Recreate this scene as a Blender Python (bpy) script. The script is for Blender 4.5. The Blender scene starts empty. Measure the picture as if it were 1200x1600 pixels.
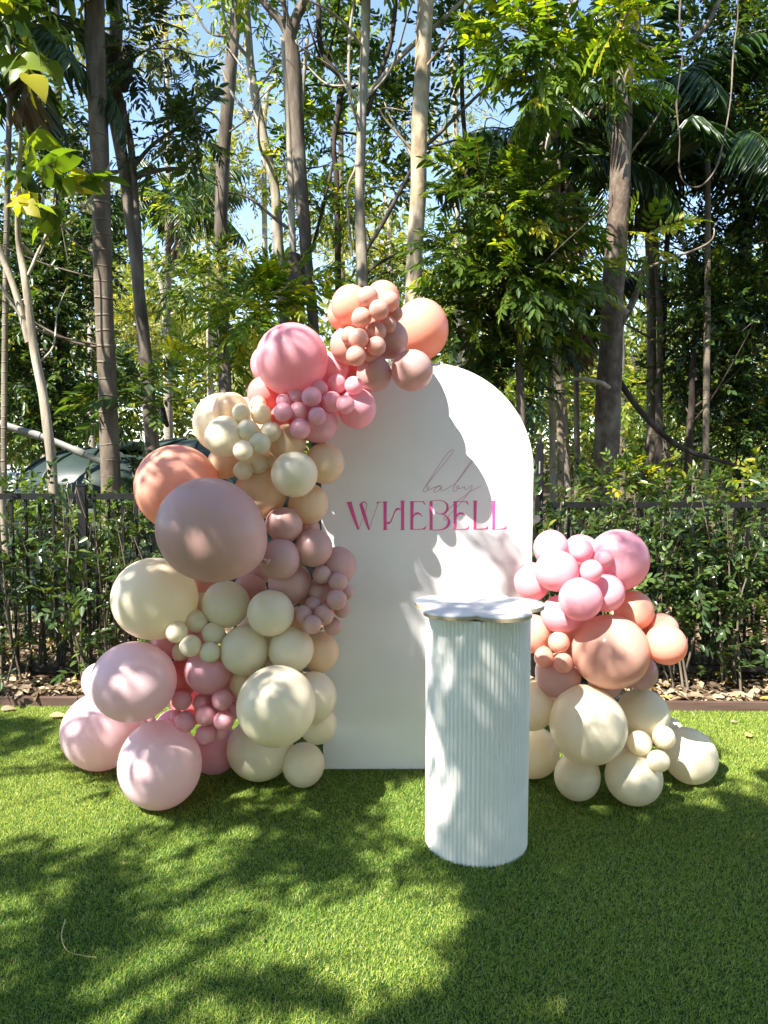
import bpy, math
import numpy as np
from mathutils import Vector, Matrix, Euler

# ------------------------------------------------------------------ camera, sky, sun, exposure
F, CXP, CYP = 1180.0, 600.0, 800.0          # focal length and centre in pixels of the 1200x1600 photograph
H = 1.58                                    # camera height
PITCH = math.atan(95.0 / F)                 # camera looks slightly down
SUN_AZ, SUN_EL = math.radians(43), math.radians(52)   # sun behind the camera, to its left
TO_SUN = np.array([-math.sin(SUN_AZ) * math.cos(SUN_EL), -math.cos(SUN_AZ) * math.cos(SUN_EL), math.sin(SUN_EL)])

scene = bpy.context.scene
COL = scene.collection
cam_data = bpy.data.cameras.new('camera')
cam_data.sensor_fit = 'VERTICAL'
cam_data.sensor_height = 36.0
cam_data.lens = 36.0 * F / 1600.0
cam_data.clip_start = 0.05
cam_data.clip_end = 2000
cam = bpy.data.objects.new('camera', cam_data)
COL.objects.link(cam)
cam.location = (0, 0, H)
cam.rotation_euler = (math.pi / 2 - PITCH, 0, 0)
scene.camera = cam

world = bpy.data.worlds.new('World')
scene.world = world
world.use_nodes = True
wn = world.node_tree
sky = wn.nodes.new('ShaderNodeTexSky')
sky.sky_type = 'NISHITA'
sky.sun_disc = False
sky.sun_elevation = SUN_EL
sky.sun_rotation = math.pi + SUN_AZ
sky.altitude = 600
sky.air_density = 0.85
sky.dust_density = 0.05
sky.ozone_density = 0.8
bg = wn.nodes['Background']
bg.inputs['Strength'].default_value = 0.14
wn.links.new(sky.outputs[0], bg.inputs[0])

sun_data = bpy.data.lights.new('sun', 'SUN')
sun_data.energy = 5.0
sun_data.angle = math.radians(0.53)
sun_data.color = (1.0, 0.965, 0.91)
sun = bpy.data.objects.new('sun', sun_data)
COL.objects.link(sun)
sun.rotation_euler = Vector(TO_SUN).to_track_quat('Z', 'Y').to_euler()

scene.view_settings.view_transform = 'Standard'
scene.view_settings.look = 'None'
scene.view_settings.exposure = 1.72
scene.view_settings.gamma = 1.0
scene.view_settings.use_white_balance = True      # the phone's white balance, set for the shade
scene.view_settings.white_balance_temperature = 6750
scene.view_settings.white_balance_tint = 10
scene.view_settings.use_curve_mapping = False
scene.render.engine = 'CYCLES'
scene.cycles.max_bounces = 6
scene.cycles.diffuse_bounces = 4
scene.cycles.glossy_bounces = 3
scene.cycles.transmission_bounces = 4
scene.cycles.transparent_max_bounces = 6
scene.cycles.sample_clamp_indirect = 6.0
scene.cycles.use_denoising = True
scene.cycles.use_adaptive_sampling = True
scene.cycles.adaptive_threshold = 0.02

# ------------------------------------------------------------------ helpers
rng = np.random.default_rng(7)
CP, SP = math.cos(PITCH), math.sin(PITCH)
FWD = np.array([0, CP, -SP])
UPV = np.array([0, SP, CP])
CAM = np.array([0, 0, H])

def ray(px, py):
    d = FWD + np.array([1.0, 0, 0]) * ((px - CXP) / F) + UPV * ((CYP - py) / F)
    return d / d[1]                          # scaled so that y = 1

def at(px, py, Y):                           # the point at distance Y (metres along +Y) seen at a pixel
    return CAM + ray(px, py) * Y

def ground(px, py, z=0.0):
    r = ray(px, py)
    return CAM + r * ((z - H) / r[2])

def ppm(Y, py=800):                          # pixels per metre at distance Y
    r = ray(600, py) * Y
    return F / float(np.dot(r, FWD))

def tag(o, label=None, cat=None, group=None, kind=None):
    if label: o['label'] = label
    if cat: o['category'] = cat
    if group: o['group'] = group
    if kind: o['kind'] = kind
    return o

def empty(name, loc):
    o = bpy.data.objects.new(name, None)
    o.empty_display_size = 0.1
    o.location = tuple(loc)
    COL.objects.link(o)
    return o

def link(name, me, mat=None, parent=None):
    if mat is not None and not me.materials:
        me.materials.append(mat)
    o = bpy.data.objects.new(name, me)
    COL.objects.link(o)
    if parent is not None:
        o.parent = parent
        if parent.type == 'EMPTY':           # meshes are written in world space: undo the Empty's offset
            o.matrix_parent_inverse = Matrix.Translation(-Vector(parent.location))
    return o

def mesh_np(name, V, Fc, smooth=False, tint=None):
    V = np.asarray(V, dtype=np.float32).reshape(-1, 3)
    Fc = np.asarray(Fc, dtype=np.int32)
    k = Fc.shape[1]
    me = bpy.data.meshes.new(name)
    me.vertices.add(len(V)); me.vertices.foreach_set('co', V.ravel())
    me.loops.add(Fc.size); me.loops.foreach_set('vertex_index', Fc.ravel())
    me.polygons.add(len(Fc))
    me.polygons.foreach_set('loop_start', np.arange(0, Fc.size, k, dtype=np.int32))
    me.polygons.foreach_set('loop_total', np.full(len(Fc), k, dtype=np.int32))
    if smooth:
        me.polygons.foreach_set('use_smooth', np.ones(len(Fc), dtype=bool))
    me.update(calc_edges=True)
    if tint is not None:
        a = me.attributes.new('tint', 'FLOAT', 'FACE')
        a.data.foreach_set('value', np.asarray(tint, dtype=np.float32))
    return me

class MB:
    """collects mixed polygons, builds one mesh"""
    def __init__(s): s.v = []; s.f = []
    def add(s, V, Fs):
        n = len(s.v); s.v += [tuple(map(float, p)) for p in V]; s.f += [tuple(i + n for i in f) for f in Fs]
    def box(s, lo, hi, bev=0.0):
        x0, y0, z0 = lo; x1, y1, z1 = hi
        s.add([(x0,y0,z0),(x1,y0,z0),(x1,y1,z0),(x0,y1,z0),(x0,y0,z1),(x1,y0,z1),(x1,y1,z1),(x0,y1,z1)],
              [(0,3,2,1),(4,5,6,7),(0,1,5,4),(1,2,6,5),(2,3,7,6),(3,0,4,7)])
    def lathe(s, prof, c, seg=32):           # prof: (radius, z) bottom to top
        n = len(prof); V = []; Fs = []
        for i in range(seg):
            a = 2 * math.pi * i / seg
            for r, z in prof: V.append((c[0] + r * math.cos(a), c[1] + r * math.sin(a), c[2] + z))
        for i in range(seg):
            j = (i + 1) % seg
            for k in range(n - 1): Fs.append((i*n+k, j*n+k, j*n+k+1, i*n+k+1))
        s.add(V, Fs)
    def mesh(s, name, smooth=False):
        me = bpy.data.meshes.new(name); me.from_pydata(s.v, [], s.f)
        if smooth: me.polygons.foreach_set('use_smooth', np.ones(len(s.f), dtype=bool))
        me.update(); return me
    def build(s, name, mat, parent=None, smooth=False):
        return link(name, s.mesh(name, smooth), mat, parent)

def catmull(P, n=6):
    P = np.asarray(P, float)
    if len(P) < 3:
        t = np.linspace(0, 1, n + 1)[:, None]
        return P[0] * (1 - t) + P[1] * t
    Q = np.vstack([2 * P[0] - P[1], P, 2 * P[-1] - P[-2]])
    out = []
    for i in range(1, len(Q) - 2):
        for k in range(n):
            t = k / n
            a, b, c, d = Q[i-1], Q[i], Q[i+1], Q[i+2]
            out.append(0.5 * (2*b + (c-a)*t + (2*a-5*b+4*c-d)*t*t + (3*b-a-3*c+d)*t**3))
    out.append(P[-1])
    return np.array(out)

def tube(P, R, seg=10, wob=0.0, r=None):
    """P (n,3) centre line, R (n,) radii -> verts, quads"""
    P = np.asarray(P, float); R = np.asarray(R, float); n = len(P)
    T = np.gradient(P, axis=0); T /= np.linalg.norm(T, axis=1)[:, None] + 1e-9
    ref = np.array([0, 1.0, 0]) if abs(T[0][1]) < 0.8 else np.array([1.0, 0, 0])
    U = np.cross(T, ref); U /= np.linalg.norm(U, axis=1)[:, None] + 1e-9
    W = np.cross(T, U)
    a = np.linspace(0, 2 * math.pi, seg, endpoint=False)
    rr = R[:, None] * np.ones((1, seg))
    if wob and r is not None:
        k1, k2 = r.integers(2, 4), r.random(2) * 6
        s = np.arange(n)[:, None]
        rr = rr * (1 + wob * np.sin(k1 * a[None] + 0.35 * s + k2[0]) + wob * 0.7 * np.sin(3 * a[None] - 0.6 * s + k2[1]) + wob * 0.5 * (r.random((n, seg)) - 0.5))
    V = P[:, None, :] + rr[..., None] * (np.cos(a)[None, :, None] * U[:, None, :] + np.sin(a)[None, :, None] * W[:, None, :])
    V = V.reshape(-1, 3)
    i = np.arange(n - 1)[:, None] * seg; j = np.arange(seg)[None]; jn = (j + 1) % seg
    Q = np.stack([i + j, i + jn, i + seg + jn, i + seg + j], -1).reshape(-1, 4)
    return V, Q

def joinq(parts):
    V = []; Q = []; n = 0
    for v, q in parts:
        V.append(v); Q.append(q + n); n += len(v)
    return np.vstack(V), np.vstack(Q)

# ------------------------------------------------------------------ materials
MATS = {}
def newmat(name):
    m = bpy.data.materials.new(name); m.use_nodes = True
    nt = m.node_tree; nt.nodes.clear()
    out = nt.nodes.new('ShaderNodeOutputMaterial')
    MATS[name] = m
    return m, nt, out
def N(nt, t, **kw):
    n = nt.nodes.new(t)
    for k, v in kw.items():
        if k in n.inputs: n.inputs[k].default_value = v
        else: setattr(n, k, v)
    return n
def srgb(r, g, b):
    f = lambda c: (c/255/12.92) if c/255 <= 0.04045 else ((c/255 + 0.055)/1.055)**2.4
    return (f(r), f(g), f(b), 1)
def ramp(nt, stops, fac=None, interp='LINEAR'):
    n = nt.nodes.new('ShaderNodeValToRGB'); cr = n.color_ramp; cr.interpolation = interp
    while len(cr.elements) < len(stops): cr.elements.new(0.5)
    for e, (p, c) in zip(cr.elements, stops): e.position = p; e.color = c if len(c) == 4 else (*c, 1)
    if fac is not None: nt.links.new(fac, n.inputs[0])
    return n
def coords(nt, scale=(1, 1, 1), kind='Object'):
    tc = N(nt, 'ShaderNodeTexCoord'); mp = N(nt, 'ShaderNodeMapping'); mp.inputs['Scale'].default_value = scale
    nt.links.new(tc.outputs[kind], mp.inputs[0]); return mp.outputs[0]
def noise(nt, vec, scale, detail=4, rough=0.55):
    n = N(nt, 'ShaderNodeTexNoise', Scale=scale, Detail=detail, Roughness=rough); nt.links.new(vec, n.inputs['Vector']); return n.outputs[0]
def bump(nt, h, strength, dist, bsdf):
    b = N(nt, 'ShaderNodeBump', Strength=strength, Distance=dist); nt.links.new(h, b.inputs['Height']); nt.links.new(b.outputs[0], bsdf.inputs['Normal'])

def simple(name, c1, c2, scale=8, rough=0.6, bumps=0.2, dist=0.004, spec=0.4, metal=0, vec_scale=(1, 1, 1), kind='Object', lo=0.35, hi=0.65):
    m, nt, out = newmat(name)
    v = coords(nt, vec_scale, kind); nz = noise(nt, v, scale)
    rp = ramp(nt, [(lo, c1), (hi, c2)], nz)
    b = N(nt, 'ShaderNodeBsdfPrincipled', Roughness=rough, Metallic=metal); b.inputs['Specular IOR Level'].default_value = spec
    nt.links.new(rp.outputs[0], b.inputs['Base Color'])
    if bumps: bump(nt, nz, bumps, dist, b)
    nt.links.new(b.outputs[0], out.inputs[0]); return m

def bark(name, dark, mid, pale, ring=0.0, lichen=None, zs=0.25, scale=9):
    m, nt, out = newmat(name)
    v = coords(nt, (1, 1, zs)); n1 = noise(nt, v, scale, 6, 0.62)
    v2 = coords(nt, (1, 1, 0.7)); n2 = noise(nt, v2, 2.6, 3, 0.5)
    rp = ramp(nt, [(0.28, dark), (0.5, mid), (0.72, pale)], n1)
    col = rp.outputs[0]
    if lichen:
        mx = N(nt, 'ShaderNodeMix', data_type='RGBA'); rp2 = ramp(nt, [(0.5, (0, 0, 0)), (0.66, (1, 1, 1))], n2)
        nt.links.new(rp2.outputs[0], mx.inputs[0]); nt.links.new(col, mx.inputs[6]); mx.inputs[7].default_value = lichen; col = mx.outputs[2]
    h = n1
    if ring:
        w = N(nt, 'ShaderNodeTexWave', wave_type='BANDS', bands_direction='Z', Scale=ring, Distortion=3.5); w.inputs['Detail'].default_value = 4; w.inputs['Detail Scale'].default_value = 0.6
        nt.links.new(coords(nt), w.inputs[0])
        mk = N(nt, 'ShaderNodeMath', operation='SUBTRACT'); mk.inputs[1].default_value = -0.12; nt.links.new(w.outputs['Fac'], mk.inputs[0]); mk2 = N(nt, 'ShaderNodeMath', operation='DIVIDE'); nt.links.new(mk.outputs[0], mk2.inputs[0]); nt.links.new(n2, mk2.inputs[1])
        rw = ramp(nt, [(0.2, (1, 1, 1)), (0.33, (0.0, 0.0, 0.0))], mk2.outputs[0])
        mx = N(nt, 'ShaderNodeMix', data_type='RGBA'); ml = N(nt, 'ShaderNodeMath', operation='MULTIPLY'); ml.inputs[1].default_value = 0.4
        nt.links.new(rw.outputs[0], ml.inputs[0]); nt.links.new(ml.outputs[0], mx.inputs[0]); nt.links.new(col, mx.inputs[6]); mx.inputs[7].default_value = pale if len(pale) == 4 else (*pale, 1); col = mx.outputs[2]
        ad = N(nt, 'ShaderNodeMath', operation='ADD'); nt.links.new(n1, ad.inputs[0]); nt.links.new(rw.outputs[0], ad.inputs[1]); h = ad.outputs[0]
    b = N(nt, 'ShaderNodeBsdfPrincipled', Roughness=0.85); b.inputs['Specular IOR Level'].default_value = 0.2
    nt.links.new(col, b.inputs['Base Color']); bump(nt, h, 0.7, 0.02, b)
    nt.links.new(b.outputs[0], out.inputs[0]); return m

def leafmat(name, stops, trans, tfac=0.4, rough=0.38, spec=0.5):
    """stops colour by the per-leaf 'tint' attribute; the last stop (1.0) is twig brown"""
    m, nt, out = newmat(name)
    a = N(nt, 'ShaderNodeAttribute', attribute_name='tint')
    rp = ramp(nt, stops + [(0.965, stops[-1][1]), (0.99, (0.09, 0.06, 0.035))], a.outputs['Fac'])
    b = N(nt, 'ShaderNodeBsdfPrincipled', Roughness=rough); b.inputs['Specular IOR Level'].default_value = spec
    nt.links.new(rp.outputs[0], b.inputs['Base Color'])
    t = N(nt, 'ShaderNodeBsdfTranslucent')
    mx = N(nt, 'ShaderNodeMix', data_type='RGBA', blend_type='MULTIPLY'); mx.inputs[0].default_value = 1.0
    nt.links.new(rp.outputs[0], mx.inputs[6]); mx.inputs[7].default_value = (*trans, 1)
    nt.links.new(mx.outputs[2], t.inputs[0])
    ms = N(nt, 'ShaderNodeMixShader'); ms.inputs[0].default_value = tfac
    nt.links.new(b.outputs[0], ms.inputs[1]); nt.links.new(t.outputs[0], ms.inputs[2])
    nt.links.new(ms.outputs[0], out.inputs[0]); return m

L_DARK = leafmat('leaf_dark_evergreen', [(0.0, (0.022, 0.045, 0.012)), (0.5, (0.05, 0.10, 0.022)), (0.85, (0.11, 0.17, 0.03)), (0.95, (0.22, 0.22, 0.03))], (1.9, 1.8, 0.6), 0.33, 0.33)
L_MID = leafmat('leaf_mid_green', [(0.0, (0.018, 0.045, 0.009)), (0.5, (0.075, 0.135, 0.02)), (0.85, (0.21, 0.28, 0.034)), (0.95, (0.36, 0.33, 0.03))], (2.1, 1.9, 0.45), 0.48, 0.38)
L_BRIGHT = leafmat('leaf_bright_green', [(0.0, (0.022, 0.06, 0.009)), (0.5, (0.1, 0.18, 0.02)), (0.85, (0.25, 0.34, 0.035)), (0.95, (0.40, 0.38, 0.03))], (2.1, 1.9, 0.4), 0.5, 0.38)
L_GUM = leafmat('leaf_yellow_green', [(0.0, (0.10, 0.13, 0.025)), (0.5, (0.23, 0.25, 0.045)), (0.85, (0.38, 0.36, 0.06)), (0.95, (0.48, 0.41, 0.07))], (1.6, 1.5, 0.7), 0.42, 0.45)
L_HEDGE = leafmat('leaf_hedge', [(0.0, (0.028, 0.055, 0.02)), (0.5, (0.06, 0.105, 0.03)), (0.85, (0.13, 0.19, 0.045)), (0.95, (0.2, 0.22, 0.05))], (1.7, 1.7, 0.6), 0.3, 0.28, 0.6)
L_PALM = leafmat('leaf_palm', [(0.0, (0.018, 0.04, 0.012)), (0.5, (0.035, 0.075, 0.018)), (0.85, (0.08, 0.13, 0.025)), (0.95, (0.16, 0.18, 0.035))], (1.8, 1.8, 0.6), 0.3, 0.32)
L_DRY = leafmat('leaf_dry', [(0.0, (0.07, 0.045, 0.028)), (0.3, (0.16, 0.11, 0.065)), (0.6, (0.30, 0.23, 0.15)), (0.85, (0.45, 0.36, 0.24)), (0.95, (0.52, 0.36, 0.07))], (1.2, 1.1, 0.9), 0.15, 0.6, 0.3)
B_GREY = bark('bark_grey_ringed', (0.07, 0.052, 0.038), (0.135, 0.105, 0.078), (0.25, 0.21, 0.16), ring=2.3)
B_BROWN = bark('bark_brown', (0.05, 0.04, 0.03), (0.12, 0.096, 0.074), (0.22, 0.185, 0.145))
B_PALE = bark('bark_pale', (0.17, 0.14, 0.10), (0.36, 0.31, 0.235), (0.52, 0.47, 0.38), lichen=(0.22, 0.19, 0.14, 1))
B_GOLD = bark('bark_golden', (0.22, 0.16, 0.10), (0.42, 0.33, 0.21), (0.58, 0.49, 0.35), lichen=(0.24, 0.18, 0.11, 1), zs=0.5)
B_DARK = bark('bark_dark', (0.025, 0.02, 0.015), (0.055, 0.042, 0.032), (0.11, 0.09, 0.07))
B_MOTTLE = bark('bark_mottled', (0.06, 0.043, 0.033), (0.135, 0.1, 0.075), (0.25, 0.2, 0.155), lichen=(0.29, 0.245, 0.19, 1), zs=0.6, scale=14)
B_PALM = bark('bark_palm', (0.10, 0.085, 0.06), (0.20, 0.165, 0.12), (0.32, 0.28, 0.21), ring=3.2)
# ------------------------------------------------------------------ materials of the setting and the objects
def soil_material():
    m, nt, out = newmat('garden_soil')
    v = coords(nt); n1 = noise(nt, v, 9, 8, 0.7); n2 = noise(nt, v, 1.3, 3)
    rp = ramp(nt, [(0.3, (0.03, 0.02, 0.013)), (0.5, (0.085, 0.058, 0.036)), (0.7, (0.19, 0.14, 0.09))], n1)
    b = N(nt, 'ShaderNodeBsdfPrincipled', Roughness=0.95); b.inputs['Specular IOR Level'].default_value = 0.1
    nt.links.new(rp.outputs[0], b.inputs['Base Color']); bump(nt, n1, 0.9, 0.03, b); nt.links.new(b.outputs[0], out.inputs[0]); return m
SOIL = soil_material()
TURF = simple('turf_backing', (0.02, 0.045, 0.012), (0.05, 0.095, 0.022), 60, 0.9, 0.5, 0.01, 0.1)
def grass_material():
    m, nt, out = newmat('turf_blades')
    a = N(nt, 'ShaderNodeAttribute', attribute_name='tint')
    rp = ramp(nt, [(0.0, (0.055, 0.175, 0.034)), (0.45, (0.24, 0.35, 0.046)), (0.8, (0.45, 0.50, 0.08)), (0.93, (0.54, 0.56, 0.17)), (1.0, (0.54, 0.50, 0.28))], a.outputs['Fac'])
    b = N(nt, 'ShaderNodeBsdfPrincipled', Roughness=0.45); b.inputs['Specular IOR Level'].default_value = 0.35
    nt.links.new(rp.outputs[0], b.inputs['Base Color'])
    t = N(nt, 'ShaderNodeBsdfTranslucent'); nt.links.new(rp.outputs[0], t.inputs[0])
    ms = N(nt, 'ShaderNodeMixShader'); ms.inputs[0].default_value = 0.38
    nt.links.new(b.outputs[0], ms.inputs[1]); nt.links.new(t.outputs[0], ms.inputs[2]); nt.links.new(ms.outputs[0], out.inputs[0]); return m
BLADES = grass_material()
KERB = simple('brown_edging', (0.075, 0.045, 0.035), (0.135, 0.085, 0.066), 5, 0.6, 0.25, 0.004, 0.3, vec_scale=(0.4, 4, 4))
BLACK = simple('black_powder_coat', (0.005, 0.005, 0.006), (0.010, 0.010, 0.011), 30, 0.5, 0.05, 0.001, 0.4)
WHITE = simple('white_board_paint', (0.77, 0.765, 0.755), (0.82, 0.815, 0.805), 3, 0.55, 0.03, 0.001, 0.3)
PLINTHW = simple('plinth_white', (0.76, 0.735, 0.70), (0.82, 0.80, 0.765), 6, 0.5, 0.04, 0.001, 0.35)
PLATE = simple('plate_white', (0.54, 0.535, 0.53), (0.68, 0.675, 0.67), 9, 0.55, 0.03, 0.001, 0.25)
PLY = simple('plywood_edge', (0.34, 0.25, 0.15), (0.52, 0.41, 0.27), 3, 0.6, 0.15, 0.001, 0.3, vec_scale=(2, 2, 160))
PINKINK = simple('pink_vinyl', srgb(220, 78, 146), srgb(228, 88, 155), 5, 0.4, 0, 0, 0.4)
THININK = simple('mauve_vinyl', srgb(178, 70, 112), srgb(188, 78, 120), 5, 0.4, 0, 0, 0.4)
TANK = simple('green_tank_plastic', (0.022, 0.036, 0.031), (0.038, 0.056, 0.049), 2.5, 0.42, 0.05, 0.004, 0.4)
TANKD = simple('tank_rib_plastic', (0.015, 0.025, 0.022), (0.025, 0.038, 0.033), 2.5, 0.45, 0.05, 0.004, 0.4)
PVC = simple('weathered_pvc', (0.24, 0.24, 0.22), (0.38, 0.37, 0.34), 4, 0.5, 0.1, 0.003, 0.4, vec_scale=(1, 1, 1))
ZINC = simple('pale_roof_sheet', (0.6, 0.6, 0.58), (0.76, 0.76, 0.74), 3, 0.5, 0.1, 0.003, 0.4)
SHEDW = simple('shed_wall', (0.16, 0.15, 0.13), (0.22, 0.21, 0.18), 3, 0.7, 0.1, 0.003, 0.3)

def latex(name, rgb, sat=1.0):
    m, nt, out = newmat(name)
    c = srgb(*rgb)
    v = coords(nt); nz = noise(nt, v, 1.2, 2)
    d = tuple(x * 0.96 for x in c[:3])
    rp = ramp(nt, [(0.3, d), (0.7, c[:3])], nz)
    b = N(nt, 'ShaderNodeBsdfPrincipled', Roughness=0.33); b.inputs['Specular IOR Level'].default_value = 0.36; b.inputs['Coat Weight'].default_value = 0.12; b.inputs['Coat Roughness'].default_value = 0.14
    nt.links.new(rp.outputs[0], b.inputs['Base Color'])
    t = N(nt, 'ShaderNodeBsdfTranslucent'); nt.links.new(rp.outputs[0], t.inputs[0])
    ms = N(nt, 'ShaderNodeMixShader'); ms.inputs[0].default_value = 0.32
    nt.links.new(b.outputs[0], ms.inputs[1]); nt.links.new(t.outputs[0], ms.inputs[2]); nt.links.new(ms.outputs[0], out.inputs[0]); return m
LATEX = {
    'peach': latex('latex_peach', (246, 180, 156)), 'mauve': latex('latex_dusty_mauve', (219, 177, 170)), 'dusky': latex('latex_dusky_peach', (227, 176, 161)),
    'rose': latex('latex_rose_pink', (243, 178, 187)), 'blush': latex('latex_blush_pink', (248, 185, 197)), 'pale': latex('latex_pale_pink', (247, 214, 217)),
    'cream': latex('latex_cream', (247, 235, 208)), 'apricot': latex('latex_apricot_cream', (246, 215, 180)), 'tan': latex('latex_tan_peach', (233, 181, 161)), 'salmon': latex('latex_salmon_glow', (246, 150, 146)),  # salmon red, with the glow between pink balloons put into the colour
}

# ------------------------------------------------------------------ ground, lawn, kerb
def gz(x, y): return 0.0
g = MB(); g.add([(-400, -400, -0.03), (400, -400, -0.03), (400, 400, -0.03), (-400, 400, -0.03)], [(0, 1, 2, 3)])
tag(g.build('ground', SOIL), kind='structure')
def kerb_y(x): return 4.53 - 0.022 * x
lw = MB(); lw.add([(-6, -4, 0), (6, -4, 0), (6, kerb_y(6), 0), (-6, kerb_y(-6), 0)], [(0, 1, 2, 3)])
lawn = tag(lw.build('lawn', TURF), kind='structure')
bed = MB(); nbx, nby = 60, 10
rb = np.random.default_rng(3); V = []; Fs = []
for j in range(nby + 1):
    for i in range(nbx + 1):
        x = -6 + 12 * i / nbx; y = kerb_y(x) + 0.03 + (2.6) * j / nby
        V.append((x, y, 0.02 + 0.045 * rb.random() + 0.02 * math.sin(x * 2.1)))
for j in range(nby):
    for i in range(nbx): a = j * (nbx + 1) + i; Fs.append((a, a + 1, a + nbx + 2, a + nbx + 1))
bed.add(V, Fs); tag(bed.build('garden_bed', SOIL, smooth=True), kind='structure')
for k, (xa, xb) in enumerate(((-6, -1.9), (-1.896, 0.9), (0.904, 6))):
    kb = MB(); ya, yb = kerb_y(xa), kerb_y(xb); dz = (0.0, 0.002, -0.002)[k]
    kb.add([(xa, ya, -.05), (xb, yb, -.05), (xb, yb + .028, -.05), (xa, ya + .028, -.05), (xa, ya, .062 + dz), (xb, yb, .060 + dz), (xb, yb + .028, .060 + dz), (xa, ya + .028, .062 + dz)],
           [(0,3,2,1),(4,5,6,7),(0,1,5,4),(1,2,6,5),(2,3,7,6),(3,0,4,7)])
    o = kb.build('kerb', KERB); tag(o, kind='structure')
    bv = o.modifiers.new('bevel', 'BEVEL'); bv.width = 0.004; bv.segments = 2

def grass():
    r = np.random.default_rng(11)
    zones = [((-2.6, 2.6), (1.55, 4.62), 54000), ((-4.2, -2.6), (2.6, 4.62), 12000), ((2.6, 4.2), (2.6, 4.62), 12000), ((-2.2, 2.2), (0.9, 1.55), 14000)]
    P = []
    for (x0, x1), (y0, y1), d in zones:
        n = int((x1 - x0) * (y1 - y0) * d)
        P.append(np.stack([r.uniform(x0, x1, n), r.uniform(y0, y1, n)], 1))
    P = np.vstack(P); P = P[P[:, 1] < 4.53 - 0.022 * P[:, 0] - 0.004]
    # leave out what the camera cannot see: nothing, only what lies under the plinth
    n = len(P)
    az = r.uniform(0, 2 * math.pi, n); lean = r.uniform(0.25, 1.25, n); Ln = r.uniform(0.010, 0.019, n)
    # slow change of the pile's lie across the lawn
    az = az + 0.6 * np.sin(P[:, 0] * 2.3 + 1.0 * P[:, 1])
    D = np.stack([np.cos(az) * np.sin(lean), np.sin(az) * np.sin(lean) - 0.12, np.cos(lean)], 1)
    s = np.stack([-np.sin(az + r.normal(0, .6, n)), np.cos(az), np.zeros(n)], 1)
    B = np.concatenate([P, np.zeros((n, 1))], 1)
    w = r.uniform(0.0010, 0.0018, n)[:, None]
    V = np.stack([B - s * w, B + s * w, B + D * Ln[:, None]], 1).reshape(-1, 3)
    tint = np.clip(r.normal(0.45, 0.2, n) + 0.10 * np.sin(P[:, 0] * 1.7 + 2 * np.sin(P[:, 1] * 1.3)), 0, 0.9)
    tint[r.random(n) < 0.05] = r.uniform(0.9, 1.0)
    me = mesh_np('grass', V, np.arange(3 * n).reshape(-1, 3), False, tint)
    o = link('grass', me, BLADES); tag(o, 'short green artificial turf pile covering the lawn', 'grass', kind='stuff')
grass()

# ------------------------------------------------------------------ arch backdrop with its lettering
YB = float(ground(667, 1203.5)[1])            # the board's front face
def on_board(px, py): return at(px, py, YB)
bx0, bx1 = on_board(503, 900)[0], on_board(832, 830)[0]
bcx, bhw = (bx0 + bx1) / 2, (bx1 - bx0) / 2
btop = on_board(667, 567)[2]
board = empty('arch_backdrop', (bcx, YB, 0))
tag(board, 'white arched backdrop board with pink lettering behind the plinth', 'backdrop')
pts = [(bcx - bhw, 0.004), (bcx + bhw, 0.004)]
for k in range(0, 97):
    a = math.pi * k / 96; pts.append((bcx + bhw * math.cos(a), btop - bhw + bhw * math.sin(a)))
n = len(pts); bm_ = MB()
TH = 0.03
bm_.add([(x, YB, z) for x, z in pts] + [(x, YB + TH, z) for x, z in pts], [tuple(range(n)), tuple(range(2 * n - 1, n - 1, -1))] + [(i, n + i, n + (i + 1) % n, (i + 1) % n) for i in range(n)])
po = bm_.build('panel', WHITE, board)
bv = po.modifiers.new('bevel', 'BEVEL'); bv.width = 0.002; bv.segments = 2; bv.limit_method = 'ANGLE'
for sx in (-0.3, 0.3):
    st = MB(); st.add(*[([(bcx + sx - .02, YB + TH + .001, 0), (bcx + sx + .02, YB + TH + .001, 0), (bcx + sx + .02, YB + .42, 0), (bcx + sx - .02, YB + .42, 0),
                         (bcx + sx - .02, YB + TH + .001, .75), (bcx + sx + .02, YB + TH + .001, .75), (bcx + sx + .02, YB + TH + .03, .75), (bcx + sx - .02, YB + TH + .03, .75)]),
                        [(0,3,2,1),(4,5,6,7),(0,1,5,4),(1,2,6,5),(2,3,7,6),(3,0,4,7)]])
    st.build('rear_brace', WHITE, board)

ZL = [0]
def stroke(mb, P, W, n=7):
    """a flat vinyl stroke on the board: P in pixels of the lettering crop, W widths in the same pixels"""
    P = np.array(P, float); W = np.array(W, float)
    if len(W) != len(P): W = np.interp(np.linspace(0, 1, len(P)), np.linspace(0, 1, len(W)), W)
    if len(P) > 2:
        C = catmull(np.column_stack([P, W]), n)
    else:
        C = np.column_stack([P, W])
    P, W = C[:, :2], np.maximum(C[:, 2], 1.2)
    T = np.gradient(P, axis=0); T /= np.linalg.norm(T, axis=1)[:, None] + 1e-9
    S = np.column_stack([-T[:, 1], T[:, 0]])
    A = P + S * W[:, None] / 2; B = P - S * W[:, None] / 2
    ZL[0] += 1; off = 0.0012 + 0.00012 * (ZL[0] % 9)
    def w(p): 
        q = on_board(530 + p[0] / 4.444, 690 + p[1] / 4.444); return (q[0], YB - off, q[2])
    m = len(P)
    mb.add([w(p) for p in A] + [w(p) for p in B], [(i, i + 1, m + i + 1, m + i) for i in range(m - 1)])
def letter(strokes):
    mb = MB()
    for P, W in strokes: stroke(mb, P, W)
    mb.build('letter', PINKINK, board)
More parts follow.
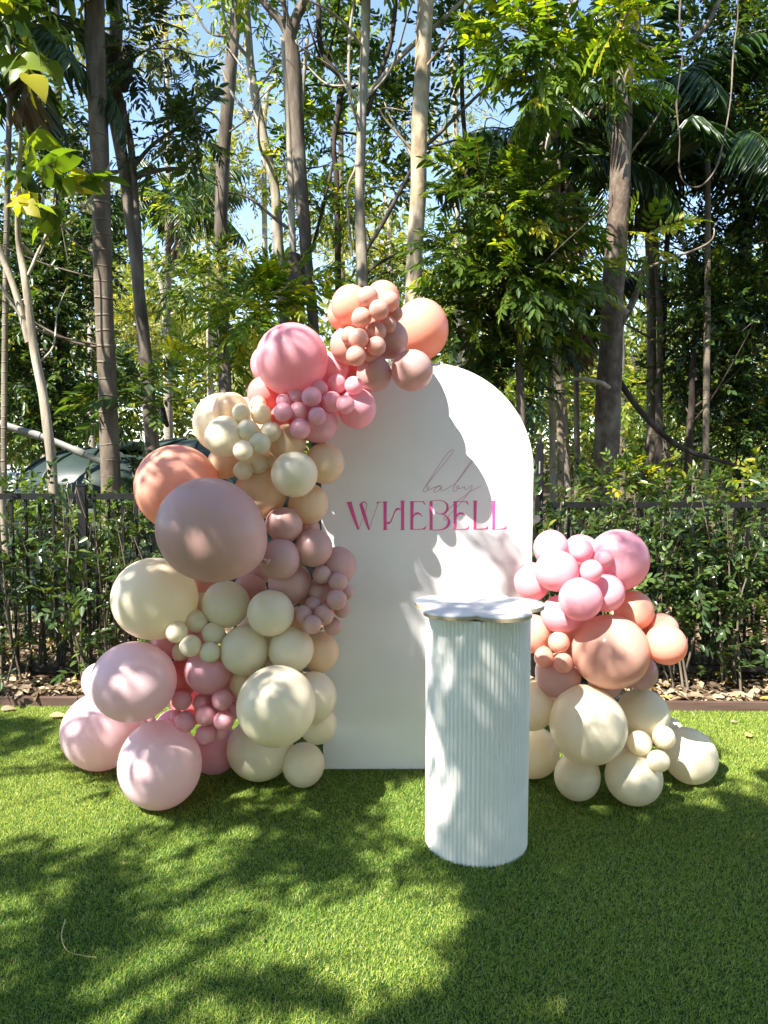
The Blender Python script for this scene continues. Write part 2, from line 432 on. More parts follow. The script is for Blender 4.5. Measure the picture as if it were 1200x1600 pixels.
def E(x):
    return [([(x, 414), (x - 2, 612)], [24, 19]), ([(x - 14, 417), (x + 84, 416)], [5]), ([(x + 72, 416), (x + 82, 424), (x + 92, 440)], [2, 9, 2]),
            ([(x + 8, 528), (x + 16, 508), (x + 34, 498), (x + 56, 503), (x + 73, 524)], [5, 11, 16, 10, 2]),
            ([(x - 14, 609), (x + 50, 609), (x + 92, 606)], [5, 5, 7]), ([(x + 70, 607), (x + 88, 600), (x + 98, 582)], [3, 10, 2])]
def Ll(x):
    return [([(x, 412), (x - 2, 609)], [23, 18]), ([(x - 16, 412), (x + 16, 412)], [5]), ([(x - 14, 607), (x + 40, 607), (x + 90, 603)], [5, 5, 8]), ([(x + 60, 606), (x + 80, 599), (x + 93, 580)], [3, 10, 2])]
letter([([(50, 421), (92, 421)], [5]), ([(70, 420), (100, 515), (134, 612)], [30, 24, 12]), ([(134, 612), (160, 545), (186, 472), (192, 438), (180, 420), (160, 424), (150, 438)], [3, 3, 3, 4, 6, 10, 16]),
        ([(150, 432), (178, 520), (207, 612)], [22, 24, 12]), ([(207, 612), (240, 515), (272, 422)], [3, 3, 4]), ([(262, 421), (290, 421)], [5]), ([(264, 424), (272, 434)], [12, 2])])
letter([([(319, 416), (319, 612)], [23, 20]), ([(301, 419), (337, 419)], [5]), ([(304, 611), (336, 611)], [5]), ([(440, 412), (440, 612)], [23, 20]), ([(424, 412), (456, 412)], [5]), ([(424, 611), (456, 611)], [5]),
        ([(331, 556), (342, 566), (358, 556), (372, 524), (386, 486), (404, 468), (430, 468)], [9, 14, 9, 8, 9, 14, 5])])
letter(E(506))
letter([([(638, 412), (638, 612)], [20, 22]), ([(628, 414), (680, 407), (722, 413), (748, 436), (752, 464), (738, 490), (712, 502), (684, 498), (662, 482), (652, 462)], [4, 4, 6, 12, 16, 12, 6, 4, 3, 3]),
        ([(696, 502), (732, 510), (756, 534), (762, 562), (750, 590), (718, 609), (676, 614), (624, 611)], [4, 6, 12, 20, 16, 8, 5, 4])])
letter(E(806))
letter(Ll(944)); letter(Ll(1073))
sw = MB()
stroke(sw, [(604, 306), (640, 262), (690, 200), (740, 140), (782, 84), (794, 64), (784, 58), (756, 78), (710, 140), (660, 215), (622, 275), (596, 315), (584, 340), (592, 348), (610, 340), (624, 318), (617, 308), (606, 318), (622, 334), (650, 322), (680, 312), (706, 308)], [2.5])
stroke(sw, [(712, 312), (694, 306), (670, 324), (656, 344), (664, 352), (690, 340), (712, 314), (706, 334), (714, 342), (740, 330), (775, 312), (808, 290), (850, 240), (905, 165), (960, 102), (992, 66), (996, 54), (982, 60), (940, 104), (890, 170), (840, 245), (806, 296), (790, 332), (796, 345), (816, 336), (832, 312), (822, 306), (812, 318), (838, 326), (872, 312)], [2.5])
stroke(sw, [(872, 312), (870, 328), (882, 332), (902, 318), (916, 304), (922, 316), (900, 352), (862, 404), (810, 462), (764, 512), (740, 545), (728, 540), (734, 510), (762, 470), (810, 420), (860, 385), (905, 350), (945, 328), (986, 308)], [2.5])
sw.build('script_word', THININK, board)

# ------------------------------------------------------------------ fluted plinth with a flower-shaped top
pc = ground(743.5, 1313)
PX, PY, PR = float(pc[0]), float(pc[1]), 79.3 / ppm(float(pc[1]), 1313)
ptop = float(at(743.5, 962, PY - PR)[2])
plinth = empty('plinth', (PX, PY, 0))
tag(plinth, 'white fluted cylinder plinth with flower-shaped top standing on the lawn', 'plinth')
NR, SEG = 74, 8; prof = []
for i in range(NR):
    for k in range(SEG):
        t = (k + 0.5) / SEG; a = 2 * math.pi * (i + t) / NR
        prof.append((a, PR - 0.0068 * (1 - math.sin(math.pi * t) ** 0.55)))
rows = [0.0, 0.012, 0.06, 0.3, 0.6, ptop - 0.06, ptop - 0.0225]; V = []; Fs = []; m = len(prof); rz = np.random.default_rng(5)
jag = rz.random(m)
for ri, z in enumerate(rows):
    for i, (a, r_) in enumerate(prof):
        zz = z + (0.009 * (jag[i] ** 3) if ri == 0 else 0)
        V.append((PX + r_ * math.cos(a), PY + r_ * math.sin(a), zz))
for ri in range(len(rows) - 1):
    for i in range(m): j = (i + 1) % m; Fs.append((ri*m+i, ri*m+j, (ri+1)*m+j, (ri+1)*m+i))
b_ = MB(); b_.add(V, Fs); b_.build('fluted_body', PLINTHW, plinth, smooth=True)
tw = 102.5 / ppm(PY, 945); rp_ = tw * 0.46; r0 = (tw - rp_) / math.cos(math.radians(18))
out_ = []
for i in range(360):
    a = math.radians(i - 90 + 0.5); best = 0
    for k in range(5):
        ca = math.radians(81 + 72 * k); cx_, cy_ = r0 * math.cos(ca), r0 * math.sin(ca)
        d = math.cos(a) * cx_ + math.sin(a) * cy_; disc = d * d - (cx_ * cx_ + cy_ * cy_ - rp_ * rp_)
        if disc >= 0: best = max(best, d + math.sqrt(disc))
    out_.append((best * math.cos(a), best * math.sin(a)))
def slab(z0, z1, sc, name, mat):
    mb = MB(); n = len(out_); c = 0.0015
    ring = lambda s, z: [(PX + x * s, PY + y * s, z) for x, y in out_]
    mb.add(ring(sc, z0) + ring(sc, z1 - c) + ring(sc - 0.008, z1), [tuple(range(n - 1, -1, -1)), tuple(range(2 * n, 3 * n))] + [(i, (i + 1) % n, n + (i + 1) % n, n + i) for i in range(n)] + [(n + i, n + (i + 1) % n, 2 * n + (i + 1) % n, 2 * n + i) for i in range(n)])
    return mb.build(name, mat, plinth)
zt = float(at(743.5, 945, PY)[2])
ptz = max(ptop, zt - 0.0)
slab(ptop - 0.0165, ptop - 0.004, 1.0, 'plywood_edge', PLY)
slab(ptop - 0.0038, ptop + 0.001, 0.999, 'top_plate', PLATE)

# ------------------------------------------------------------------ balloons: x, y, half width, half height in photograph pixels, layer (0 in front), colour, label
TG = 'balloons of the tall garland on the arch'
RG = 'balloons of the low garland beside the plinth'
BAL = [
 # the top of the tall garland
 (548,477,31,32,2,'peach','peach balloon at the top left of the uppermost dusky bunch'),
 (537,491,26,28,3,'peach','peach balloon peeping out behind the topmost peach balloon'),
 (598,466,27,28,3,'peach','peach balloon highest of all, behind the uppermost small bunch'),
 (545,540,29,30,2,'dusky','dusky peach balloon left of the uppermost small bunch'),
 (608,530,30,31,2,'mauve','dusty mauve balloon right of the uppermost small bunch'),
 (658,515,44,49,3,'peach','big peach balloon standing above the top of the arch'),
 (584,584,28,28,2,'mauve','dusty mauve balloon on the arch under the uppermost small bunch'),
 (644,579,33,33,2,'mauve','dusty mauve balloon on the curved top of the arch'),
 (456,562,57,57,1,'rose','large rose pink balloon above the blush pink bunch'),
 (416,570,24,30,3,'rose','rose balloon showing as a sliver left of the large rose balloon'),
 (414,615,28,28,3,'salmon','salmon pink balloon below the left of the large rose balloon'),
 (558,638,31,32,2,'blush','blush pink balloon right of the blush pink bunch on the arch'),
 (497,661,31,31,2,'blush','blush pink balloon under the blush pink bunch'),
 (517,579,28,30,3,'rose','rose pink balloon tucked right of the large rose balloon'),
 (548,575,22,24,4,'salmon','salmon balloon deep between rose and dusty mauve balloons'),
 (440,652,18,20,3,'salmon','salmon balloon behind the left end of the blush bunch'),
 # cream shoulder
 (347,661,46,48,4,'cream','big cream balloon behind the upper left cream bunch'),
 (361,641,29,29,3,'apricot','apricot cream balloon topping the upper left cream bunch'),
 (351,682,32,33,2,'cream','cream balloon left of the upper left cream bunch'),
 (351,722,26,27,3,'apricot','apricot balloon glowing between cream and big peach balloons'),
 (460,741,36,36,1,'cream','round cream balloon beside the arch, right of the upper cream bunch'),
 (507,724,31,32,2,'apricot','apricot cream balloon overlapping the arch edge above the lettering'),
 (482,787,32,32,2,'apricot','apricot cream balloon overlapping the arch edge level with the lettering'),
 (449,692,29,30,3,'apricot','apricot balloon behind the upper left cream bunch, under the blush balloons'),
 (407,769,41,41,3,'apricot','apricot cream balloon right of the biggest dusty mauve balloon'),
 (277,762,67,67,3,'peach','large peach balloon behind the biggest dusty mauve balloon'),
 (329,828,86,82,1,'mauve','biggest balloon of all, dusty mauve, midway up the tall garland'),
 # mauve waist
 (444,820,29,28,2,'mauve','dusty mauve balloon right of the biggest one, highest of the waist'),
 (490,856,30,30,2,'mauve','dusty mauve balloon above the small mauve bunch'),
 (437,874,32,33,1,'mauve','dusty mauve balloon touching the right side of the biggest one'),
 (528,884,29,30,3,'mauve','dusty mauve balloon lying against the arch above the small mauve bunch'),
 (453,911,34,34,2,'mauve','dusty mauve balloon left of the small mauve bunch'),
 (390,924,27,28,3,'dusky','dusky peach balloon under the biggest mauve balloon'),
 (403,890,25,25,4,'mauve','mauve balloon hidden in the gap beneath the biggest one'),
 (480,826,20,20,4,'mauve','mauve balloon in the gap behind the waist balloons'),
 # lower cream
 (242,935,69,66,2,'cream','large cream balloon at the left below the biggest mauve one'),
 (353,944,38,38,1,'cream','cream balloon under the biggest mauve balloon, upper left of a cream trio'),
 (423,958,37,37,1,'cream','cream balloon under the waist mauve balloons, upper right of a cream trio'),
 (313,948,22,24,3,'cream','cream balloon half hidden behind the small lower cream bunch'),
 (382,1016,38,39,1,'cream','cream balloon lowest of a cream trio, above the big cream one'),
 (455,1015,36,36,2,'cream','cream balloon right of the cream trio, nearer the arch'),
 (499,1018,31,32,3,'apricot','apricot cream balloon against the arch below the small mauve bunch'),
 (209,1065,69,66,1,'pale','large pale pink balloon with dappled shade at the lower left'),
 (153,1065,26,31,3,'pale','pale pink balloon peeping out left of the dappled pale pink one'),
 (263,1005,25,26,3,'rose','rose balloon behind the small lower cream bunch'),
 (326,1048,38,38,2,'blush','blush pink balloon between the lower cream bunch and the pink bunch'),
 (432,1103,62,65,1,'cream','big cream balloon in front of the arch\'s lower left edge'),
 (488,1090,38,41,2,'cream','cream balloon right of the big cream one, against the arch'),
 (497,1134,29,29,3,'cream','cream balloon low against the arch, above the bottom corner one'),
 (385,1064,29,32,3,'apricot','apricot balloon in the gap left of the big cream one'),
 (159,1142,62,66,2,'pale','large pale pink balloon lowest at the far left on the turf'),
 (250,1195,69,71,1,'pale','large pale pink balloon nearest the camera on the turf'),
 (336,1170,39,41,2,'blush','blush pink balloon on the turf under the lower pink bunch'),
 (407,1169,56,51,2,'cream','cream balloon on the turf under the big cream one'),
 (474.5,1195,34,36,2,'cream','cream balloon on the turf at the arch\'s bottom left corner'),
 (212,1136,34,34,3,'rose','rose balloon in the gap between the three large pale pink ones'),
 (279,1062,30,32,4,'salmon','salmon balloon, red glow in its colour, deep behind the lower pink bunch'),
 (300,1100,34,34,5,'salmon','salmon balloon at the back of the lowest pink bunch'),
 (345,1100,34,34,5,'blush','blush pink balloon at the back between pink bunch and big cream one'),
 (268,1140,30,30,5,'rose','rose balloon in the gap above the nearest pale pink one'),
 (420,1010,34,34,5,'cream','cream balloon at the back between the cream trio and its neighbour'),
 (395,985,26,26,5,'apricot','apricot balloon in the gap inside the cream trio'),
 (470,975,28,28,5,'apricot','apricot balloon behind the small mauve bunch\'s lower left'),
 (300,1010,34,34,5,'rose','rose balloon at the back of the lower cream bunch'),
 (315,905,30,30,5,'dusky','dusky balloon in the gap under the biggest mauve one'),
 (470,650,36,36,5,'rose','rose balloon at the back of the blush pink bunch'),
 (510,625,30,30,5,'salmon','salmon balloon in the gap behind the blush pink bunch'),
 (400,690,36,36,5,'apricot','apricot balloon at the back of the upper left cream bunch'),
 (385,650,30,30,5,'cream','cream balloon at the back above the upper left cream bunch'),
 (556,606,25,25,4,'salmon','added salmon balloon blocking a light gap behind the right end of the blush bunch'),  # added to stop a spot of sunlight falling on the board
 (578,510,30,30,4,'dusky','dusky peach balloon at the back of the uppermost bunch'),
 (500,935,32,32,4,'mauve','dusty mauve balloon at the back of the small mauve bunch'),
 (440,1060,34,34,5,'cream','cream balloon in the gap above the big cream one'),
 # the low garland
 (861,856,28,28,2,'blush','blush balloon at the top of the low garland beside the arch'),
 (966,875,48,50,2,'blush','largest pink balloon of the low garland, at its top right'),
 (909,864,29,29,3,'rose','rose balloon behind the three small pink ones of the low garland'),
 (870,892,35,33,1,'rose','rose pink balloon left of the three small pink ones'),
 (831,909,27,31,2,'rose','rose pink balloon lying against the arch above the plinth top'),
 (907,936,35,34,0,'blush','blush pink balloon in front at the centre of the pink section'),
 (946,926,30,31,1,'blush','blush pink balloon right of the central front pink one'),
 (877,960,32,31,1,'blush','blush pink balloon behind the plinth top\'s edge'),
 (990,954,32,32,2,'peach','peach balloon under the largest pink balloon of the low garland'),
 (1037,982,24,24,3,'peach','peach balloon half hidden at the low garland\'s right edge'),
 (1041,1007,33,33,2,'peach','peach balloon sticking out furthest at the low garland\'s waist'),
 (954,1018,62,59,1,'tan','large tan peach balloon in the middle of the low garland'),
 (832,990,30,31,2,'tan','tan peach balloon half hidden by the plinth below its top'),
 (872,1056,35,36,2,'mauve','dusty mauve balloon under the three small tan ones'),
 (946,1066,28,28,3,'mauve','dusty mauve balloon beneath the large tan peach balloon'),
 (1000,1050,28,29,3,'mauve','dusty mauve balloon at the lower right of the large tan one'),
 (919,1134,62,61,1,'cream','largest cream balloon of the low garland'),
 (829,1104,38,38,3,'cream','cream balloon beside the plinth, the upper of two'),
 (832,1175,42,42,3,'cream','cream balloon beside the plinth, the lower of two'),
 (902,1213,39,39,2,'cream','cream balloon on the turf under the largest cream one'),
 (990,1214,48,46,1,'cream','cream balloon on the turf nearest the camera in the low garland'),
 (1079,1182,43,46,2,'cream','cream balloon on the turf at the low garland\'s right end'),
 (1006,1116,41,41,2,'cream','cream balloon above the three small cream ones'),
 (900,1000,36,36,4,'tan','tan balloon at the back between pink and large tan balloons'),
 (910,905,34,34,5,'rose','rose balloon at the back of the pink section'),
 (1000,1000,32,32,4,'peach','peach balloon in the gap beside the large tan one'),
 (965,1160,36,36,4,'apricot','apricot balloon at the back between the cream ones on the turf'),
 (880,1110,34,34,4,'apricot','apricot balloon at the back left of the largest cream one'),
 (1048,1142,20,22,4,'cream','cream balloon mostly hidden behind the three small cream ones'),
]
BUNCH = [
 ('small dusky peach balloon, {o} in the bunch at the top of the tall garland', 'dusky', TG, [(575,464,16.5),(608,471,16.5),(592,484,16),(565,496,16),(617,490,13),(605,507,14.5),(588,518,16),(547,525,15),(560,529,16),(588,541,15.5),(556,556,16),(578,553,13)]),
 ('small blush pink balloon, {o} in the bunch under the large rose one', 'blush', TG, [(526,600,15.5),(553,602.5,15),(498,607.5,14.5),(487,620,16),(518,628,16.5),(539.5,632,15),(463,619,13),(466.5,643,15.5),(442.5,644,15),(495.5,650,14.5),(469,670,16.5),(443,627,12)]),
 ('small cream balloon, {o} in the upper left cream bunch', 'cream', TG, [(377,644.5,14.5),(408,647,16.5),(403,631,13),(387,672,16.5),(423,675,16.5),(406,692.5,17),(380,704,16),(404,724.5,16.5),(380,735,15.5),(420,720,12.5)]),
 ('small dusty mauve balloon, {o} in the bunch against the arch', 'mauve', TG, [(503,897.5,15),(528,909,15),(497,925,15.5),(541,925,12),(526,937,16),(490,946,14.5),(534,952,13),(506,961,16),(474,960,14.5),(488,976,15),(520,979,14)]),
 ('small cream balloon, {o} in the lower cream bunch above the pale pink ones', 'cream', TG, [(276,987,18),(307,971,18),(333,990,18),(297.5,1009,18),(282,1019,14),(328,1019,17)]),
 ('small pink balloon, {o} in the lowest pink bunch of the tall garland', 'blush', TG, [(284,1094,16.5),(315,1098,14),(347,1093,17),(321,1118,16.5),(289.5,1127.5,17),(350,1126,16.5),(321,1147.5,16),(363,1111,14),(276,1119,11),(343,1144,12)]),
 ('small pink balloon, {o} of three at the top of the low garland', 'blush', RG, [(908,860,19),(943,873,15),(924,892,18)]),
 ('small tan balloon, {o} of three between plinth and large tan balloon', 'tan', RG, [(873,1003.5,17),(850,1027,16),(880,1036,16)]),
 ('small cream balloon, {o} of three at the low garland\'s right', 'cream', RG, [(999.5,1161,20),(1037,1152.5,19),(1028.5,1189,18.5)]),
]
ORD = ['highest', 'second highest', 'third highest', 'fourth highest', 'fifth highest', 'sixth highest', 'seventh highest', 'eighth highest', 'ninth highest', 'tenth highest', 'eleventh highest', 'twelfth highest']
rows_ = []
for (x, y, a, b, ly, c, lab) in BAL: rows_.append([x, y, a, b, ly, c, lab, TG if x < 700 else RG, False])
for (lab, c, grp, L) in BUNCH:
    order = sorted(range(len(L)), key=lambda i: L[i][1])
    for i, (x, y, r_) in enumerate(L):
        k = order.index(i); o = ORD[k] if k < len(L) - 1 or len(L) == 1 else 'lowest'
        rows_.append([x, y, r_, r_, 0 if r_ > 14 else 0.5, c, lab.format(o=o), grp, True])

def place_balloons():
    n = len(rows_)
    px = np.array([r[0] for r in rows_], float); py = np.array([r[1] for r in rows_], float)
    rx = np.array([r[2] for r in rows_], float); ry = np.array([r[3] for r in rows_], float); ly = np.array([r[4] for r in rows_], float)
    rm = (rx + ry) / 2
    R_ = np.stack([ray(a, b) for a, b in zip(px, py)])
    Ax = R_ @ FWD
    th = np.hypot(px - CXP, py - CYP) / F
    k = rm / F * Ax / (1 + 0.35 * th * th)           # world radius per metre of Y
    small = np.array([r[8] for r in rows_])
    Y = YB - 0.32 + 0.13 * ly + np.where(small, -0.12, 0)
    # on the turf: depth follows from the contact with the ground
    gfix = np.zeros(n, bool)
    for i in range(n):
        if not small[i] and ('on the turf' in rows_[i][6] or 'the lower of two' in rows_[i][6]):
            # centre height = radius
            Yg = H / (k[i] - R_[i][2]) if (k[i] - R_[i][2]) > 0 else Y[i]
            Y[i] = Yg; gfix[i] = True
    d2 = np.hypot(px[:, None] - px[None], py[:, None] - py[None])
    ov = (d2 < 0.995 * (rm[:, None] + rm[None])) & ~np.eye(n, dtype=bool)
    front = (ly[:, None] + np.where(small, -0.4, 0)[:, None]) - (ly[None] + np.where(small, -0.4, 0)[None])
    tie = np.where(np.abs(front) < 1e-6, np.sign(py[:, None] - py[None]) * -0.2, front)      # equal layers: the lower one stands in front
    over = (bx0 - 0.0 < (R_[:, 0] * YB + rm / F * YB)) & (R_[:, 0] * YB - rm / F * YB < bx1) & (CAM[2] + R_[:, 2] * YB - rm / F * YB < btop)
    for it in range(900):
        P = CAM + R_ * Y[:, None]; R = k * Y
        D = P[:, None] - P[None]; dist = np.linalg.norm(D, axis=2) + 1e-9
        need = 0.95 * (R[:, None] + R[None]) - dist
        act = ov & (need > 0)
        push = np.where(act, need, 0) * np.sign(tie) * 0.25
        dY = push.sum(1) / np.maximum(act.sum(1), 1)
        dY = np.where(gfix, 0, dY) + np.where(gfix, 0, (YB - 0.30 - Y) * 0.004)
        Y = Y + np.clip(dY, -0.03, 0.03)
        # in front of the board
        lim = (YB - 0.004) / (1 + k)
        Y = np.where(over & ~gfix, np.minimum(Y, lim), Y)
        Y = np.where((px == 658) & (py == 515), 3.70, Y)
        Y = np.where(~over & ~gfix, np.clip(Y, YB - 0.75, YB + 0.35), Y)
    P = CAM + R_ * Y[:, None]; R = k * Y
    return P, R, rx / rm, ry / rm

def balloon_mesh():
    prof = []
    for i in range(25):
        a = -math.pi / 2 + math.pi * i / 24
        r_, z = math.cos(a), math.sin(a)
        if z > 0: r_ *= 1 - 0.05 * z * z; z = z * (1 + 0.09 * z * z)
        prof.append((max(r_, 0.0), z))
    prof[-1] = (0.035, 1.095); prof.append((0.03, 1.125))
    prof[0] = (0.0008, -1.0)
    mb = MB(); mb.lathe(prof, (0, 0, 0), 36); return mb.mesh('balloon', True)
def knot_mesh():
    mb = MB(); mb.lathe([(0.001, 1.105), (0.05, 1.11), (0.058, 1.135), (0.035, 1.155), (0.06, 1.18), (0.085, 1.22), (0.07, 1.225), (0.001, 1.17)], (0, 0, 0), 12); return mb.mesh('knot', True)
BM, KM = balloon_mesh(), knot_mesh()
bmesh_by, knot_by = {}, {}
rbal = np.random.default_rng(21)
BP, BR, BSX, BSY = place_balloons()
for i, row in enumerate(rows_):
    c = row[5]
    if c not in bmesh_by:
        m_ = BM.copy(); m_.materials.append(LATEX[c]); bmesh_by[c] = m_
        m_ = KM.copy(); m_.materials.append(LATEX[c]); knot_by[c] = m_
    o = bpy.data.objects.new('balloon', bmesh_by[c]); COL.objects.link(o)
    o.location = BP[i]
    e = Euler((-math.pi / 2 + rbal.normal(0, 0.5), 0, rbal.normal(0, 0.5)), 'XYZ')
    o.rotation_euler = e
    R = float(BR[i]); j1, j2 = rbal.normal(0, .012, 2); o.scale = (R * BSX[i] * (1 + j1), R * BSY[i] * (1 + j2), R * 1.03)
    tag(o, row[6], 'balloon', row[7])
    kn = bpy.data.objects.new('knot', knot_by[c]); COL.objects.link(kn); kn.parent = o
# ------------------------------------------------------------------ foliage generators
def unit(v): return v / (np.linalg.norm(v, axis=-1, keepdims=True) + 1e-9)
def leaves(P, D, Nn, L, W, curl=0.15):
    """P, D, Nn (N,3); L, W (N,) -> verts (6N,3), quads (2N,4): an elliptical leaf folded along its midrib"""
    D = unit(D); S = unit(np.cross(D, Nn)); U = np.cross(S, D); L = L[:, None]; W = W[:, None]
    def pt(s, w, h): return P + D * (s * L) + S * (w * W) + U * (h * W) - U * (curl * s * s * L)
    V = np.stack([pt(0, 0, 0), pt(.30, .48, .12), pt(.68, .40, .12), pt(1, 0, 0), pt(.68, -.40, .12), pt(.30, -.48, .12)], 1)
    b = np.arange(len(P))[:, None] * 6
    Q = np.stack([b + np.array([[0, 1, 2, 3]]), b + np.array([[0, 3, 4, 5]])], 1).reshape(-1, 4)
    return V.reshape(-1, 3), Q

def big_leaves(P, D, Nn, L, W, curl=0.3):
    D = unit(D); S = unit(np.cross(D, Nn)); U = np.cross(S, D); L = L[:, None]; W = W[:, None]
    st = [(-.03, .0), (.0, .26), (.14, .47), (.34, .5), (.55, .4), (.75, .24), (.9, .09), (1.0, .0)]
    rows = []
    for s_, w in st:
        for sd in (-1, 0, 1):
            ss = s_ if sd or s_ > .02 else .05
            rows.append(P + D * (ss * L) + S * (sd * w * W) + U * (abs(sd) * w * .25 * W + .03 * W * np.sin(9 * s_ + 2 * sd)) - U * (curl * s_ * s_ * L))
    V = np.stack(rows, 1); m = len(st)
    q = np.array([[3*i+a, 3*i+a+1, 3*i+a+4, 3*i+a+3] for i in range(m - 1) for a in (0, 1)])
    Q = (np.arange(len(P))[:, None, None] * (3 * m) + q[None]).reshape(-1, 4)
    return V.reshape(-1, 3), Q

KINDS_ = {   # K leaves, spray length, leaf length, leaf width, spread angle, droop, tint mean
    'broad':   (9, 0.30, 0.105, 0.042, 0.9, 0.25, 0.45),
    'lance':   (9, 0.30, 0.125, 0.030, 0.8, 0.55, 0.45),
    'gum':     (10, 0.34, 0.13, 0.022, 0.7, 0.9, 0.5),
    'pinnate': (15, 0.42, 0.125, 0.040, 1.1, 0.35, 0.5),
    'tiny':    (10, 0.20, 0.048, 0.024, 0.95, 0.15, 0.45),
    'hedge':   (9, 0.17, 0.056, 0.027, 0.85, 0.05, 0.45),
    'far':     (7, 0.60, 0.24, 0.085, 0.9, 0.3, 0.5),
    'big':     (4, 0.30, 0.22, 0.17, 0.9, 0.6, 0.5),
    'shade':   (9, 0.40, 0.16, 0.065, 1.0, 0.3, 0.45),
}
def sprays(r, P, A, kind, scale=1.0, tj=0.23, tint_shift=0.0, twig=True):
    K, Ls, Ll, Lw, ang, droop, tm = KINDS_[kind]
    M = len(P)
    A = unit(A)
    sc = scale * r.uniform(0.75, 1.25, M)
    up = np.array([0, 0, 1.0]) + r.normal(0, 0.35, (M, 3))
    S = unit(np.cross(A, up)); U = np.cross(S, A)
    t = (np.arange(K) + 0.6) / K
    if kind == 'pinnate':
        t = np.concatenate([np.repeat((np.arange(K // 2) + 0.8) / (K // 2 + 0.4), 2), [1.0]])
    side = np.where(np.arange(K) % 2 == 0, 1.0, -1.0)
    if kind == 'pinnate': side = np.concatenate([side[:-1], [0.0]])
    base = P[:, None] + A[:, None] * (Ls * sc)[:, None, None] * t[None, :, None]
    base[..., 2] -= (droop * Ls * sc * 0.55)[:, None] * t[None] ** 2
    jit = 0.12 if kind == 'pinnate' else 0.33
    a = ang * (1 - 0.45 * t)[None, :, None]
    D = A[:, None] * np.cos(a) + S[:, None] * side[None, :, None] * np.sin(a) + r.normal(0, jit, (M, K, 3))
    D[..., 2] -= droop * (0.4 + 0.6 * t)[None]
    Nn = U[:, None] + r.normal(0, jit, (M, K, 3))
    L = Ll * sc[:, None] * r.uniform(0.75, 1.15, (M, K)); 
    if kind == 'pinnate': L = L * (0.75 + 0.5 * np.sin(np.pi * np.clip(t, 0, 0.85)))[None]
    W = L * (Lw / Ll) * r.uniform(0.85, 1.15, (M, K))
    V, Q = (big_leaves if kind == 'big' else leaves)(base.reshape(-1, 3), D.reshape(-1, 3), Nn.reshape(-1, 3), L.ravel(), W.ravel())
    tint = np.clip(r.normal(tm + tint_shift, tj, (M, 1)) + r.normal(0, tj * 0.6, (M, K)), 0, 0.95).ravel()
    tint = np.repeat(tint, 14 if kind == 'big' else 2)
    if twig:                                   # the twig: a thin strip along the spray, coloured brown by tint 1
        V2, Q2 = leaves(P - A * 0.02, A + np.array([0, 0, -droop * 0.25]), U, Ls * sc, np.full(M, 0.007), 0.05)
        Q = np.vstack([Q, Q2 + len(V)]); V = np.vstack([V, V2]); tint = np.concatenate([tint, np.ones(2 * M)])
    return V, Q, tint

def clump_points(r, c, rad, n, shell=0.55):
    d = unit(r.normal(0, 1, (n, 3))); q = np.where(r.random(n) < shell, r.uniform(0.75, 1.05, n), r.random(n) ** 0.5)
    return c + d * q[:, None] * rad, d

def crown(name, mat, clumps, parent, seed, default='broad'):
    """clumps: (px, py, rx_px, ry_px, Y, n, kind, scale, tint_shift)"""
    r = np.random.default_rng(seed); parts = []; T = []
    for c in clumps:
        px, py, rx, ry, Y, n = c[:6]; kind = c[6] if len(c) > 6 else default; sc = c[7] if len(c) > 7 else 1.0; ts = c[8] if len(c) > 8 else 0.0
        s = ppm(Y, py); cen = at(px, py, Y)
        rad = np.array([rx / s, max(0.35, 0.55 * (rx + ry) / 2 / s), ry / s])
        sub = max(2, int(n / 26))              # uneven: sprays gather on smaller sub-clumps
        cc, _ = clump_points(r, np.zeros(3), rad * 0.8, sub, 0.3)
        k = r.integers(0, sub, n)
        P, d = clump_points(r, np.zeros(3), np.full(3, 0.42 * min(rad[0], rad[2])) + 0.08, n, 0.4)
        P = cen + cc[k] + P
        A = unit(d + 0.5 * unit(cc[k] + 1e-6) + np.array([0, -0.25, 0.1]) + r.normal(0, 0.3, (n, 3)))
        ok = P[:, 2] > 0.1
        V, Q, t = sprays(r, P[ok], A[ok], kind, sc, tint_shift=ts)
        parts.append((V, Q)); T.append(t)
    V, Q = joinq(parts)
    return link(name, mesh_np(name, V, Q, False, np.concatenate(T)), mat, parent)

def limb_mesh(name, pts, mat, parent, seed, Y, to_ground=False, seg=12, wob=0.05, up=0.0, dy=None):
    """pts: (px, py, width_px[, dY]) from the top downwards"""
    r = np.random.default_rng(seed); P = []; R = []
    for p in pts:
        yy = Y + (p[3] if len(p) > 3 else 0); q = at(p[0], p[1], yy); P.append(q); R.append(p[2] / 2 / ppm(yy, p[1]))
    if to_ground:
        last, prev = np.array(P[-1]), np.array(P[-2]); d = (last - prev); d = d / (abs(d[2]) + 1e-6)
        z = last[2]
        P.append(last + np.clip(d, -0.15, 0.15) * np.array([z * .6, 0, 0]) + np.array([0, 0, -z * .8])); R.append(R[-1] * 1.05)
        b = np.array(P[-1]); P.append(np.array([b[0], b[1], -0.06])); R.append(R[-1] * 1.35)
    if up:
        d = np.array(P[0]) - np.array(P[1]); d /= np.linalg.norm(d); d[0] *= 0.5
        P.insert(0, np.array(P[0]) + d * up + r.normal(0, .1, 3)); R.insert(0, R[0] * 0.6)
    C = catmull(np.column_stack([np.array(P), np.array(R)]), 8)
    V, Q = tube(C[:, :3], np.maximum(C[:, 3], 0.002), seg, wob, r)
    return link(name, mesh_np(name, V, Q, True), mat, parent), np.array(P[-1])

